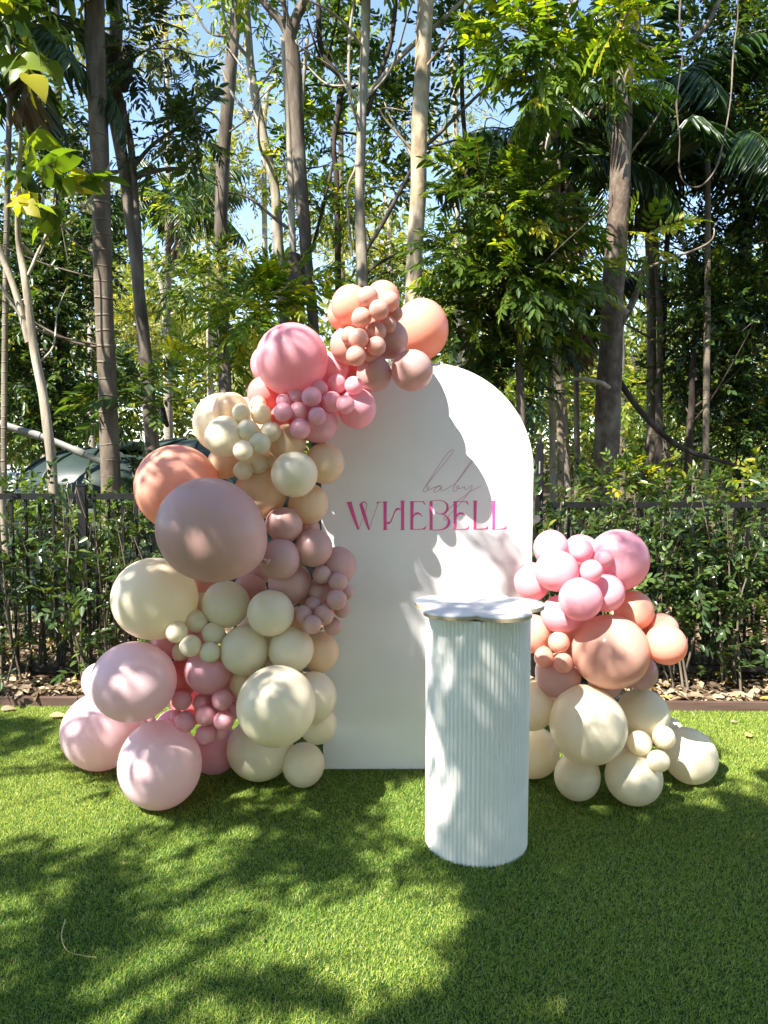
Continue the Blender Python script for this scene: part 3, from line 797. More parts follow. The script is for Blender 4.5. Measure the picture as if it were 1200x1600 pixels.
def tree(name, label, Y, trunk, mat, limbs=(), clumps=(), leafm=None, kind='broad', seed=1, group=None, up=2.5, cat='tree', seg=14):
    base = at(trunk[-1][0], trunk[-1][1], Y)
    e = empty(name, (base[0], base[1], 0)); tag(e, label, cat, group)
    limb_mesh('trunk', trunk, mat, e, seed, Y, True, seg, 0.05, up)
    for i, lb in enumerate(limbs):
        m = lb[1] if len(lb) > 1 else mat
        limb_mesh('limb', lb[0], m, e, seed * 31 + i, Y, False, 9, 0.06)
    rt = np.random.default_rng(seed * 7 + 5)
    Pt = np.array([at(q[0], q[1], Y) for q in trunk]); nb = 5 if Y < 12 else 2
    for k in range(nb):                        # fine side branches
        f = rt.uniform(0, .6) * (len(Pt) - 1); i = int(f); st = Pt[i] * (1 - f + i) + Pt[min(i + 1, len(Pt) - 1)] * (f - i)
        if st[2] < 1.6: continue
        a = rt.uniform(0, 2 * math.pi); L = rt.uniform(.5, 1.5); d = np.array([math.cos(a), .6 * math.sin(a), rt.uniform(.1, 1.0)]); d /= np.linalg.norm(d)
        C = catmull(np.array([st, st + d * L * .35 + rt.normal(0, .05, 3), st + d * L * .7 + rt.normal(0, .1, 3) + [0, 0, .08], st + d * L + rt.normal(0, .14, 3) + [0, 0, .05]]), 5)
        w0 = rt.uniform(2.5, 6) / 2 / ppm(Y)
        V, Q = tube(C, np.linspace(w0, w0 * .25, len(C)), 6, .05, rt); link('branch', mesh_np('branch', V, Q, True), mat, e)
    if clumps: crown('crown', leafm, clumps, e, seed * 17 + 3, kind)
    return e

# ------------------------------------------------------------------ fence, gate
YF = 5.0
def fence(name, label, x0, x1, y, ztop, zbot, posts, cat='fence'):
    e = empty(name, ((x0 + x1) / 2, y, 0)); tag(e, label, cat)
    for z in (ztop - 0.02, zbot + 0.02):
        mb = MB(); mb.box((x0, y - .019, z - .019), (x1, y + .019, z + .019)); mb.build('rail', BLACK, e)
    pk = MB(); pk.box((-.008, -.008, zbot + 0.0385), (.008, .008, ztop - .0395)); pm = pk.mesh('picket'); pm.materials.append(BLACK)
    x = x0 + 0.06
    while x < x1 - 0.03:
        if all(abs(x - p) > .05 for p in posts):
            o = bpy.data.objects.new('picket', pm); COL.objects.link(o); o.location = (x, y, 0); o.parent = e; o.matrix_parent_inverse = Matrix.Translation(-Vector(e.location))
        x += 0.092
    for p in posts:
        mb = MB(); mb.box((p - .026, y - .026, -.05), (p + .026, y + .026, ztop + .05)); mb.box((p - .029, y - .029, ztop + .0505), (p + .029, y + .029, ztop + .06)); mb.build('post', BLACK, e)
    return e
xg0 = at(640, 900, YF)[0]; xg1 = at(842, 760, YF)[0]
fence('metal_fence', 'black metal picket fence behind the tall balloon garland', -5.2, xg0 - .04, YF, float(at(100, 771, YF)[2]), 0.10, (-4.4, -2.0, xg0 - .07))
fence('metal_fence', 'black metal picket fence behind the low balloon garland', xg1 + .05, 5.2, YF, float(at(870, 784, YF)[2]), 0.10, (2.75, 4.6))
gate = fence('gate', 'black metal picket gate behind the arch with a tall latch post', xg0, xg1 - .075, YF, float(at(700, 784, YF)[2]), 0.10, (), 'gate')
gl = MB(); zt_ = float(at(842, 692, YF)[2])
gl.box((xg1 - .032, YF - .03, -.05), (xg1 + .018, YF + .02, zt_ - .55)); gl.build('latch_post', BLACK, gate)
gl = MB(); gl.box((xg1 - .034, YF - .052, zt_ - .56), (xg1 + .02, YF - .0305, zt_)); lo = gl.build('latch_body', BLACK, gate)
bv = lo.modifiers.new('bevel', 'BEVEL'); bv.width = 0.006; bv.segments = 2
gl = MB(); gl.lathe([(.013, 0), (.013, .03), (.010, .038), (.001, .04)], (xg1 - .005, YF - .041, zt_ + .0005), 12); gl.build('latch_knob', BLACK, lo)
gl = MB(); gl.box((xg1 - .013, YF - .0545, zt_ - .2), (xg1 - .005, YF - .0525, zt_ - .12)); gl.build('latch_badge', PVC, lo)
gl = MB(); gl.box((xg1 - .036, YF - .06, zt_ - .53), (xg1 + .0, YF - .0525, zt_ - .475)); gl.build('latch_strike', simple('grey_plastic', (.06, .06, .065), (.1, .1, .105), 10, .5), lo)

# ------------------------------------------------------------------ water tanks, pipe, shed beyond the fence
def tank(name, label, px, Y, rad, wall, dome):
    c = at(px, 800, Y); e = empty(name, (c[0], Y, 0)); tag(e, label, 'water tank')
    mb = MB(); prof = [(rad * .99, 0)]
    for k in range(9):
        z0 = wall * k / 9
        prof += [(rad, z0 + .01), (rad, z0 + wall / 9 * .72), (rad * .985, z0 + wall / 9 * .8), (rad * .985, z0 + wall / 9 * .95)]
    mb.lathe(prof, (c[0], Y, -.02), 56); mb.build('wall', TANK, e, True)
    mb = MB(); pr = [(rad * .985 * math.cos(a), wall + dome * math.sin(a)) for a in np.linspace(0, math.pi / 2 * .985, 14)]
    mb.lathe(pr, (c[0], Y, -.02), 56); d = mb.build('dome', TANK, e, True)
    for k in range(12):
        a = 2 * math.pi * k / 12 + .13; P = [(c[0] + math.cos(a) * r_ * 1.003, Y + math.sin(a) * r_ * 1.003, z - .012) for r_, z in pr[:-2]]
        V, Q = tube(P, [.016] * len(P), 6); link('rib', mesh_np('rib', V, Q, True), TANKD, d)
    mb = MB(); mb.lathe([(.22, 0), (.23, .02), (.23, .07), (.2, .09), (.001, .1)], (c[0] + rad * .25, Y - rad * .2, wall + dome * .93 - .02), 24); mb.build('lid', TANKD, e, True)
tank('water_tank', 'dark green domed water tank behind the grey ringed trunk', 168, 7.9, .88, 1.22, .42)
tank('water_tank', 'dark green domed water tank partly hidden by the large peach balloon', 318, 8.9, 1.15, 1.25, .5)
P = [at(-60, 640, 6.7), at(0, 662, 6.7), at(80, 688, 6.8), at(158, 722, 6.9), at(185, 735, 7.05)]
C = catmull(np.array(P), 6); V, Q = tube(C, [.031] * len(C), 14)
pe = empty('downpipe', (P[2][0], P[2][1], 0)); tag(pe, 'weathered white pipe sloping down to the green water tank', 'pipe')
link('pipe', mesh_np('pipe', V, Q, True), PVC, pe)
for q in (2, 3):
    cc = C[len(C) * q // 5]; dd = unit(C[len(C) * q // 5 + 1] - cc)
    V, Q = tube([cc - dd * .05, cc + dd * .05], [.037, .037], 14); link('coupling', mesh_np('coupling', V, Q, True), PVC, pe)
V, Q = tube([P[0], np.array([P[0][0] - .1, P[0][1], 0])], [.031, .031], 12); link('riser', mesh_np('riser', V, Q, True), PVC, pe)
sh = empty('shed', (-6.2, 9.6, 0)); tag(sh, 'low shed with a sunlit white roof at the far left behind the fence', 'shed')
mb = MB(); mb.box((-8.6, 9.0, 0), (float(at(52, 770, 9.0)[0]), 11.5, 1.0)); mb.build('wall', SHEDW, sh)
xr = float(at(66, 760, 8.9)[0]); V = []; Fs = []; nx = 90
for i in range(nx + 1):
    x = -8.8 + (xr + 8.8) * i / nx; w = .014 * math.sin(i * math.pi / 2.0 + .4)
    V += [(x, 8.8, 1.03 + w), (x, 11.6, 1.36 + w)]
mb = MB(); mb.add(V, [(2*i, 2*i+2, 2*i+3, 2*i+1) for i in range(nx)]); ro = mb.build('roof', ZINC, sh); so = ro.modifiers.new('thick', 'SOLIDIFY'); so.thickness = .012

# ------------------------------------------------------------------ hedge plants along the fence
def hedge_plant(label, px, py_top, rx, Y, n, seed, ts=0.0, sc=1.0, low=1060):
    r = np.random.default_rng(seed)
    top = at(px, py_top, Y); s = ppm(Y, 900); wid = rx / s; zt = top[2]
    e = empty('hedge_plant', (top[0], Y, 0)); tag(e, label, 'shrub', 'hedge plants along the fence')
    tubes = []; P = []; A = []
    ns = int(r.integers(6, 9))
    for k in range(ns):
        tx = top[0] + wid * r.uniform(-1, 1); ty = Y + r.uniform(-.16, .2); tz = zt * r.uniform(.72, 1.04)
        b = np.array([top[0] + wid * .5 * r.uniform(-1, 1), Y + r.uniform(-.1, .12), 0.0])
        mid = (b + np.array([tx, ty, tz])) / 2 + r.normal(0, .06, 3); C = catmull(np.array([b, mid, [tx, ty, tz]]), 7)
        tubes.append(tube(C, np.linspace(.009, .003, len(C)), 5))
        m = n // ns
        t = r.uniform(.05, 1, m) ** .6; idx = np.clip((t * (len(C) - 1)).astype(int), 0, len(C) - 1)
        q = C[idx] + r.normal(0, 1, (m, 3)) * np.array([.11, .10, .10]); d = unit(r.normal(0, 1, (m, 3)) + np.array([0, -.35, .55]))
        P.append(q); A.append(d)
    V, Q = joinq(tubes); link('stems', mesh_np('stems', V, Q, True), B_BROWN, e)
    P = np.vstack(P); A = np.vstack(A); ok = P[:, 2] > .1
    V, Q, t = sprays(r, P[ok], A[ok], 'hedge', sc, 0.2, ts); link('foliage', mesh_np('foliage', V, Q, False, t), L_HEDGE, e)
HP = [(-40, 800, 55, 4.86, 150), (22, 790, 48, 4.84, 150), (75, 765, 42, 5.16, 120), (130, 752, 42, 4.86, 190), (170, 800, 34, 4.84, 110), (205, 778, 40, 5.15, 150), (255, 800, 40, 4.9, 120),
      (880, 770, 34, 4.88, 190), (925, 762, 42, 5.12, 240), (970, 770, 40, 4.86, 200), (1015, 764, 42, 5.14, 260), (1060, 768, 44, 4.86, 270), (1105, 758, 44, 5.12, 270), (1150, 766, 46, 4.86, 290), (1200, 760, 46, 5.1, 280), (1250, 770, 50, 4.9, 260)]
HL = ['shrub cut by the photo\'s left edge, half out of view', 'leafy shrub leftmost along the fence', 'sparse shrub behind the fence by the pale slender trunk', 'shrub with glossy upright shoots left of the large peach balloon', 'low shrub in front of the ringed trunk\'s foot',
      'shrub behind the fence touching the large peach balloon', 'shrub hidden behind the large peach and mauve balloons',
      'shrub beside the gate latch, first right of the arch', 'shrub second right of the gate latch, behind the fence', 'shrub right of the largest pink balloon\'s top', 'shrub behind the fence in front of the leaning thin trunks',
      'shrub fourth from the right edge along the fence', 'shrub behind the fence, third from the right edge', 'leafy shrub second from the right edge along the fence', 'shrub rightmost of those in view along the fence', 'shrub just outside the right edge']
for i, (h_, lb) in enumerate(zip(HP, HL)):
    if lb.startswith('shrub just'): lb = 'shrub at the extreme right end of the fence'
    hedge_plant(lb, h_[0], h_[1], h_[2], h_[3], int(h_[4] * (.44 if i < 7 else .42)), 100 + i, -0.02)

# ------------------------------------------------------------------ leaf litter
def litter():
    r = np.random.default_rng(31); n = 15000
    x = r.uniform(-5.5, 5.5, n); y = kerb_y(0) + .04 + 4.5 * r.random(n) ** 1.6
    z = .05 + .03 * r.random(n) + .02 * np.sin(x * 2.1)
    y = np.where(y < 4.575 - .022 * x, 4.6 - .022 * x, y)
    P = np.stack([x, y, np.where(y > 7.1, -.01, z)], 1); az = r.uniform(0, 6.283, n)
    D = np.stack([np.cos(az), np.sin(az), r.normal(.05, .25, n)], 1); Nn = np.stack([r.normal(0, .4, n), r.normal(0, .4, n) - .2, np.ones(n)], 1)
    L = r.uniform(.035, .10, n); W = L * r.uniform(.3, .55, n)
    V, Q = leaves(P, D, Nn, L, W, .35)
    t = np.clip(r.normal(.5, .24, n), 0, .94); t[r.random(n) < .06] = .95
    o = link('leaf_litter', mesh_np('leaf_litter', V, Q, False, np.repeat(t, 2)), L_DRY); tag(o, 'dry brown and yellow leaves littering the garden bed', 'leaf litter', kind='stuff')
litter()
def fallen(label, px, py, L, W, az, t, z=.022, tilt=.1):
    p = ground(px, py, z); me = None
    P = np.array([[0, 0, 0.]]); D = np.array([[math.cos(az), math.sin(az), tilt]])
    V, Q = big_leaves(P, D, np.array([[.2, -.3, 1.]]), np.array([L]), np.array([W]), .25)
    me = mesh_np('fallen_leaf', V, Q, False, np.repeat([t], 14)); o = link('fallen_leaf', me, L_DRY); o.location = p
    sd = o.modifiers.new('sub', 'SUBSURF'); sd.levels = 2; sd.render_levels = 2
    so = o.modifiers.new('thick', 'SOLIDIFY'); so.thickness = .001
    tag(o, label, 'leaf', 'fallen leaves on the lawn')
fallen('pale curled leaf on the turf against the kerb, left of the balloons', 78, 1118, .11, .05, .1, .9)
fallen('dry brown leaf on the turf by the kerb at the far left', 2, 1108, .09, .05, .3, .55)
fallen('pale yellow leaf lying on the sunlit turf at the right', 1166, 1149, .055, .042, .4, .93)
fallen('small tan leaf against the kerb right of the low garland', 1142, 1127, .05, .018, .05, .6)
fallen('tiny reddish leaf on the turf in front of the garlands', 408, 1467, .014, .010, 1.0, .3, .02)
fallen('tiny pale flake on the sunlit turf left of the nearest pink balloon', 192, 1349, .012, .010, 1.0, .9, .02)
pts = [ground(102, 1437, .022), ground(96, 1462, .03), ground(104, 1484, .034), ground(124, 1492, .03), ground(151, 1496, .022)]
C = catmull(np.array(pts), 6); V, Q = tube(C, np.linspace(.0022, .001, len(C)), 6)
o = link('dry_stem', mesh_np('dry_stem', V, Q, True), simple('straw', (.32, .27, .10), (.45, .38, .17), 8, .7, 0)); tag(o, 'curved straw-coloured stem lying on the turf at the lower left', 'stem')
def sticks():
    r = np.random.default_rng(41); lab = ['stick lying in the litter behind the fence at the left', 'long grey stick leaning over the litter left of the cream balloon', 'pale stick in the bed beside the dappled pink balloon', 'thin stick in the litter at the far left']
    for i, (a, b, w) in enumerate((((60, 960, 5.6), (150, 990, 5.5), 8), ((100, 1010, 5.3), (205, 945, 5.9), 6), ((0, 1050, 4.9), (45, 1042, 5.0), 7), ((20, 962, 5.8), (160, 1005, 5.3), 5))):
        pa = ground(a[0], a[1], .09); pb = ground(b[0], b[1], .09); pm = (pa + pb) / 2 + np.array([0, 0, .05]); C = catmull(np.array([pa, pm, pb]), 6)
        V, Q = tube(C, np.linspace(w / 2 / 230, w / 4 / 230, len(C)), 7, .1, r); o = link('fallen_stick', mesh_np('fallen_stick', V, Q, True), B_PALE); tag(o, lab[i], 'stick', 'sticks in the garden bed')
sticks()
# ------------------------------------------------------------------ the trees behind the fence (trunks given from the top down: x, y, width in photograph pixels)
T = tree
T('ringed_tree', 'straight grey trunk with faint rings beside the water tank', 6.6, [(147,-60,30),(151,120,29),(160,400,28),(168,600,28),(173,772,30),(175,900,31)], B_GREY, seed=1,
  clumps=[(110,-160,200,110,6.4,260,'broad',1.2), (40,-90,110,90,5.8,130,'broad',1.2)], leafm=L_MID)
T('forked_tree', 'brown forked trunk just right of the grey ringed trunk', 7.4, [(180,-60,20),(181,60,19),(172,130,22),(193,260,18),(211,400,18),(227,560,20),(239,720,22),(242,850,23)], B_BROWN, seed=2,
  limbs=[([(183,130,10),(194,180,11),(206,240,11),(216,380,12),(222,470,9),(228,560,6)],), ([(340,150,3),(285,195,5),(240,225,6),(207,262,8)],), ([(300,262,3),(255,265,6),(216,275,8)],)],
  clumps=[(225,40,40,40,7.2,26,'pinnate',0.75,-.2), (225,100,34,40,7.2,20,'pinnate',0.75,-.2), (290,140,60,34,7.3,28,'pinnate',0.75,.0), (300,205,50,30,7.3,22,'pinnate',0.75,.15), (245,230,45,34,7.3,30,'broad',0.9,-.2), (200,-120,140,80,7.4,150), (225,640,50,40,7.0,34,'pinnate',.8,.05)], leafm=L_DARK)
FT = [o for o in bpy.data.objects if o.get('label', '').startswith('brown forked trunk')][0]
def lump(name, c, rx, ry, rz, mat, parent, seed, tilt=0.0, n=14, m=9):
    r = np.random.default_rng(seed); V = []; Fs = []
    for i in range(m + 1):
        a = -math.pi / 2 + math.pi * i / m
        for k in range(n):
            b = 2 * math.pi * k / n; q = 1 + .12 * math.sin(3 * b + i) + .08 * r.normal()
            x, y, z = rx * math.cos(a) ** .6 * math.cos(b) * q if math.cos(a) > 0 else 0, ry * max(math.cos(a), 0) ** .6 * math.sin(b) * q, rz * math.sin(a)
            V.append((c[0] + x + tilt * z, c[1] + y, c[2] + z))
    for i in range(m):
        for k in range(n): Fs.append((i*n+k, i*n+(k+1)%n, (i+1)*n+(k+1)%n, (i+1)*n+k))
    mb = MB(); mb.add(V, Fs); return mb.build(name, mat, parent, True)
lump('termite_nest', at(196, 108, 7.3), .065, .07, .21, B_DARK, FT, 5, .12)
lump('seed_pod', at(256, 648, 7.2), .028, .03, .12, B_DARK, FT, 6, -.25)
T('pale_sapling', 'slender pale leaning trunk crossing the white pipe at the left', 6.0, [(28,362,9),(40,440,11),(52,540,13),(68,620,14),(78,700,15),(84,770,14),(92,860,12),(103,930,11),(108,990,11)], B_PALE, seed=3, up=0.6,
  limbs=[([(-30,300,9),(0,392,10),(22,450,10),(46,535,12)],), ([(175,250,2),(150,300,3),(110,345,3),(72,372,4),(44,430,5)],)],
  clumps=[(40,270,36,26,5.7,8,'big',.8,.1), (70,300,30,24,5.6,6,'big',.8,.15), (10,70,40,50,5.6,7,'big',.8,.1), (60,30,50,40,5.6,7,'big',.7,-.2), (10,180,30,30,5.7,4,'big',.8), (25,335,16,14,5.6,3,'big',.7,.35)], leafm=L_MID)
T('thin_sapling', 'thin pale stem at the far left behind the hedge', 5.3, [(-8,700,8),(3,790,10),(10,860,11),(20,950,8),(26,1010,8)], B_PALE, seed=4, up=.5)
T('brown_tree', 'brown trunk behind the cream balloons, left of the multi-stemmed tree', 10, [(373,-60,17),(365,60,19),(352,200,20),(345,350,20),(345,460,20),(352,600,20),(355,760,20)], B_BROWN, seed=5,
  clumps=[(310,300,70,60,10.7,60,'lance',1,.0), (310,420,80,70,10.7,80,'lance',1,-.1), (360,-120,160,100,10,170)], leafm=L_MID, kind='lance')
T('curved_tree', 'slender curved trunk above the large rose balloon', 9.5, [(383,-60,12),(388,60,13),(398,150,14),(420,250,15),(431,310,15),(436,420,18),(446,520,22),(452,640,24)], B_PALE, seed=6,
  limbs=[([(340,90,3),(365,150,4),(398,190,6),(418,250,8)],)], clumps=[(400,60,70,80,10.2,60,'lance',.9,-.1), (300,450,70,50,9,60,'lance',1,0)], leafm=L_MID)
T('multi_stem_tree', 'multi-stemmed grey tree with a broad stump above the rose balloon', 8.8, [(451,41,20),(459,112,24),(466,225,22),(474,337,20),(480,412,18),(489,500,17),(492,600,18)], B_BROWN, seed=7, up=0,
  limbs=[([(455,398,30),(457,440,36),(456,500,38),(456,620,40)],), ([(385,-30,7),(415,8,11),(438,32,13),(452,55,16)],), ([(432,-30,8),(444,10,9),(452,50,12)],), ([(492,-30,12),(478,0,16),(462,30,16),(455,60,14)],), ([(442,56,8),(448,150,9),(453,262,10),(458,398,11)], B_PALE), ([(480,60,6),(470,200,7),(478,330,7),(486,430,6)], B_PALE), ([(350,300,3),(390,310,4),(440,350,5),(462,360,6)],)],
  clumps=[(500,130,60,80,9.5,80,'broad',.9,0), (520,220,70,60,9.5,80,'broad',.9,.1), (420,-110,160,90,8.8,170), (510,330,60,50,9.4,60,'lance',.9,.1), (395,500,80,46,7.6,70,'pinnate',.85,.2), (330,560,60,30,7.6,30,'pinnate',.85,.1), (440,470,50,40,7.9,40,'pinnate',.8,.15)], leafm=L_BRIGHT)
T('dark_crooked_tree', 'thin dark crooked stem left of the pale straight trunk', 9.0, [(494,-40,8),(500,64,9),(515,101,9),(534,124,9),(530,165,10),(521,225,9),(526,285,9),(528,446,10),(528,600,10)], B_DARK, seed=8, up=.3,
  limbs=[([(480,30,3),(500,90,4),(517,108,5)],), ([(470,440,4),(490,380,5),(510,300,5),(522,250,5)],)], clumps=[(530,60,50,60,9.5,50,'broad',.9,-.1), (490,250,50,60,9.5,40,'broad',.9,0)], leafm=L_MID)
T('grey_straight_tree', 'pale grey trunk behind the topmost balloons, with a long diagonal branch', 8.2, [(571,-50,14),(570,75,14),(565,190,15),(562,300,15),(565,400,18),(568,520,19),(568,700,20)], B_PALE, seed=9,
  limbs=[([(745,-20,5),(690,32,7),(640,75,8),(600,118,9),(566,160,9)],), ([(810,85,3),(780,120,5),(740,155,5),(690,205,6),(660,235,6),(635,280,6),(600,345,7),(572,392,7)], B_BROWN), ([(730,215,2),(700,222,4),(668,232,5)], B_BROWN), ([(556,-20,4),(546,60,5),(547,150,5),(560,200,5),(556,260,5),(543,300,4),(550,400,4)], B_PALE), ([(648,400,4),(615,400,5),(580,420,5),(568,440,5)], B_DARK), ([(620,-20,6),(612,60,7),(596,110,7),(572,180,8)], B_DARK)],
  clumps=[(600,60,50,60,8.9,60,'broad',.9,-.2), (605,200,60,70,8.9,100,'broad',.9,-.1), (600,300,60,50,8.9,70,'broad',.95,.1), (580,-110,150,80,8.2,170), (600,420,60,40,8.7,60,'lance',.9,.1), (540,330,40,60,9.1,40,'broad',.9,.1)], leafm=L_MID)
T('golden_tree', 'golden sunlit trunk directly behind the arch\'s top', 7.8, [(664,-60,25),(662,60,25),(656,200,25),(652,320,25),(647,430,26),(645,560,27)], B_GOLD, seed=10,
  clumps=[(690,-100,170,70,7.8,190), (700,80,40,60,8.6,50,'broad',.9,-.2)], leafm=L_MID)
T('dark_thin_tree', 'thin dark upright stem right of the golden trunk', 8.5, [(722,30,6),(722,150,7),(728,240,7),(731,330,7),(735,450,7),(738,560,8)], B_DARK, seed=11, up=.4,
  clumps=[(740,110,50,50,8.4,40,'broad',.9,-.1)], leafm=L_MID)
T('pinnate_tree', 'leafy tree with feathery bright leaves above the arch', 6.9, [(800,330,9),(806,450,11),(812,560,13),(815,700,14)], B_BROWN, seed=12, up=.6,
  limbs=[([(700,410,3),(725,440,4),(760,470,5),(808,520,7)],), ([(760,300,3),(780,360,5),(803,420,6)],), ([(880,300,3),(850,360,5),(812,450,6)],)],
  clumps=[(785,320,80,46,6.9,62,'pinnate',.8,-0.12), (830,345,70,40,6.8,49,'pinnate',.8,-0.07), (750,400,56,40,6.8,49,'pinnate',.8,-0.17), (800,420,84,46,6.7,74,'pinnate',.8,-0.07), (750,475,50,36,6.7,49,'pinnate',.8,-0.17), (820,500,70,40,6.9,55,'pinnate',.8,-0.27), (770,540,80,34,7.1,55,'pinnate',.8,-0.42), (850,430,50,40,6.9,37,'pinnate',.8,-0.22), (810,600,50,40,7.1,37,'pinnate',.8,-0.47), (870,400,40,40,7,24,'pinnate',.8,-0.02), (752,325,44,36,7.2,31,'pinnate',.8,-0.32)], leafm=L_MID)
T('overhanging_tree', 'bright feathery branch hanging from the top right of the picture', 7.5, [(862,-120,8),(860,60,8),(857,190,9),(854,300,9),(858,430,9),(862,620,10)], B_PALE, seed=13, up=.5,
  limbs=[([(900,-40,6),(880,60,6),(858,130,7)],), ([(760,20,3),(810,40,4),(857,90,5)],)],
  clumps=[(860,40,70,50,6.1,42,'pinnate',.75,0.05), (930,30,60,46,6.0,42,'pinnate',.75,0.05), (930,110,50,40,6.1,32,'pinnate',.75,-0.10), (860,120,60,40,6.2,35,'pinnate',.75,-0.05), (800,60,40,60,6.3,28,'pinnate',.75,-0.15), (840,-80,160,60,6.2,91,'pinnate',.8,-0.15)], leafm=L_BRIGHT)
T('mottled_tree', 'thick mottled trunk right of the arch with a broken pale limb', 7.6, [(988,-60,30),(985,50,30),(972,130,32),(970,170,36),(968,300,32),(960,420,33),(955,520,36),(950,640,38),(946,760,39),(945,900,40)], B_MOTTLE, seed=14,
  limbs=[([(800,300,4),(822,262,6),(850,225,10),(872,208,12),(920,180,14),(966,160,15)],), ([(888,446,7,-.3),(925,458,9,-.3),(955,468,10,-.25),(980,490,11,-.25)], B_PALE), ([(1160,730,5),(1080,706,8),(1040,682,9),(1000,642,9),(965,592,10)], B_DARK), ([(1130,-10,6),(1100,45,7),(1065,70,7),(1035,78,7),(1000,70,7),(976,45,8)],), ([(1010,400,6),(1000,440,9),(985,480,11),(962,520,12)],), ([(870,598,4,-.3),(905,592,6,-.3),(938,598,7,-.25),(952,606,7,-.2)], B_PALE)],
  clumps=[(985,370,36,26,7.2,14,'pinnate',.8,.35), (1000,-110,160,70,7.6,160)], leafm=L_BRIGHT)
T('leaning_thin_tree', 'thin brown trunk right of the mottled trunk', 9.0, [(1018,300,8),(1026,400,9),(1031,513,10),(1030,613,11),(1029,750,12)], B_BROWN, seed=15, up=1.0)
T('leaning_thin_tree', 'thin dark trunk leaning between mottled and thin brown trunks', 9.2, [(1044,330,8),(1040,420,8),(1034,560,9),(1020,650,11),(1007,755,13)], B_DARK, seed=16, up=1.0)
T('leaning_thin_tree', 'thin dark trunk under the dense dark foliage at the right', 8.6, [(1084,560,8),(1080,640,10),(1076,700,11),(1074,770,12)], B_DARK, seed=17, up=.5)
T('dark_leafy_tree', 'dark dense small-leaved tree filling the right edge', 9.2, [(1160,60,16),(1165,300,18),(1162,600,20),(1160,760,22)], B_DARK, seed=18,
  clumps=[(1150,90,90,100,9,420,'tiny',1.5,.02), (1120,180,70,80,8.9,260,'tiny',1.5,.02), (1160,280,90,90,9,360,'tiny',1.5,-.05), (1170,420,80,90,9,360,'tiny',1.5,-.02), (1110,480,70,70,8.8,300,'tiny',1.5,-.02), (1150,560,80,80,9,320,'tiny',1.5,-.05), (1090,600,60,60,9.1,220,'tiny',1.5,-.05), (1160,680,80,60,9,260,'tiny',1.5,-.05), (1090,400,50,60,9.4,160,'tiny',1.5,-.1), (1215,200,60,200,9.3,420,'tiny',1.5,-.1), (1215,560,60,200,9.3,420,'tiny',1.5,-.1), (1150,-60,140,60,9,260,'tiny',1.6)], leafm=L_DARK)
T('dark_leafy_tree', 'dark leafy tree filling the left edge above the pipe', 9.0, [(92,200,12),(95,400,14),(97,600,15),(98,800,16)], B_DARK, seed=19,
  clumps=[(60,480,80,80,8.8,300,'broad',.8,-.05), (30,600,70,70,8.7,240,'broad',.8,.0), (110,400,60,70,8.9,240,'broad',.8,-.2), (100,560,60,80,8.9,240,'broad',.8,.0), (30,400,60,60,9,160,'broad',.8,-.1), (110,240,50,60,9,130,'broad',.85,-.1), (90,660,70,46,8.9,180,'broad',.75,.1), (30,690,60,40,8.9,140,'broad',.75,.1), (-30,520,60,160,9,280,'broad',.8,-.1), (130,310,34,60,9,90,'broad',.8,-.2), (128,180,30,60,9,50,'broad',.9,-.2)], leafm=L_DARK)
# ------------------------------------------------------------------ palms
def palm(label, px, py, Y, trunk, nf, flen, seed, mat=B_PALM, dry=5, az0=None):
    r = np.random.default_rng(seed); c = at(px, py, Y); b = at(trunk[-1][0], trunk[-1][1], Y)
    e = empty('palm_tree', (b[0], b[1], 0)); tag(e, label, 'palm tree')
    limb_mesh('trunk', [(px, py, trunk[0][2])] + trunk, mat, e, seed, Y, True, 12, .03)
    for k in range(nf + dry):
        dead = k >= nf; az = 2 * math.pi * k / nf + r.uniform(-.3, .3); el = r.uniform(-.15, 1.0) if not dead else r.uniform(-1.2, -.9)
        n = 34; L = flen * r.uniform(.8, 1.1) * (.7 if dead else 1); t = np.linspace(0, 1, n)
        h = np.array([math.cos(az), math.sin(az), 0]); bend = r.uniform(1.0, 1.6)
        ang = el - bend * t ** 1.4; ds = L / n
        C = c + np.cumsum(np.cos(ang)[:, None] * h * ds + np.sin(ang)[:, None] * np.array([0, 0, 1.]) * ds, 0)
        Tn = unit(np.gradient(C, axis=0)); S = unit(np.cross(Tn, np.array([0, 0, 1.]) + 1e-3)); U = np.cross(S, Tn)
        Ps, Ds, Ns, Ls, Ws = [], [], [], [], []
        for sd in (-1, 1):
            m = t > .14
            Ps.append(C[m]); Ds.append(Tn[m] * .65 + S[m] * sd * .9 + np.array([0, 0, -.55]) + r.normal(0, .08, (m.sum(), 3))); Ns.append(U[m] + r.normal(0, .1, (m.sum(), 3)))
            Ls.append(flen * .34 * (np.sin(np.pi * (t[m] * .8 + .17)) * .8 + .2) * r.uniform(.85, 1.1, m.sum())); Ws.append(np.full(m.sum(), .036))
        V, Q = leaves(np.vstack(Ps), np.vstack(Ds), np.vstack(Ns), np.concatenate(Ls), np.concatenate(Ws), .3)
        tt = np.repeat(np.clip(r.normal(.4, .15, len(Q) // 2), 0, .9), 2)
        V2, Q2 = tube(C, np.linspace(.016, .003, n), 5)
        Q = np.vstack([Q, Q2 + len(V)]); V = np.vstack([V, V2]); tt = np.concatenate([tt, np.full(len(Q2), .55)])
        link('dry_frond' if dead else 'frond', mesh_np('frond', V, Q, False, tt), L_DRY if dead else L_PALM, e)
palm('dark palm with drooping fronds behind the mottled trunk', 1008, 170, 9.2, [(1012, 300, 14), (1018, 500, 14), (1016, 760, 15)], 15, 2.0, 51, dry=2)
palm('ringed palm left of the mottled trunk with hanging fronds', 872, 250, 8.6, [(870, 400, 11), (872, 560, 11), (875, 640, 11), (876, 800, 12)], 13, 1.7, 52, dry=3)
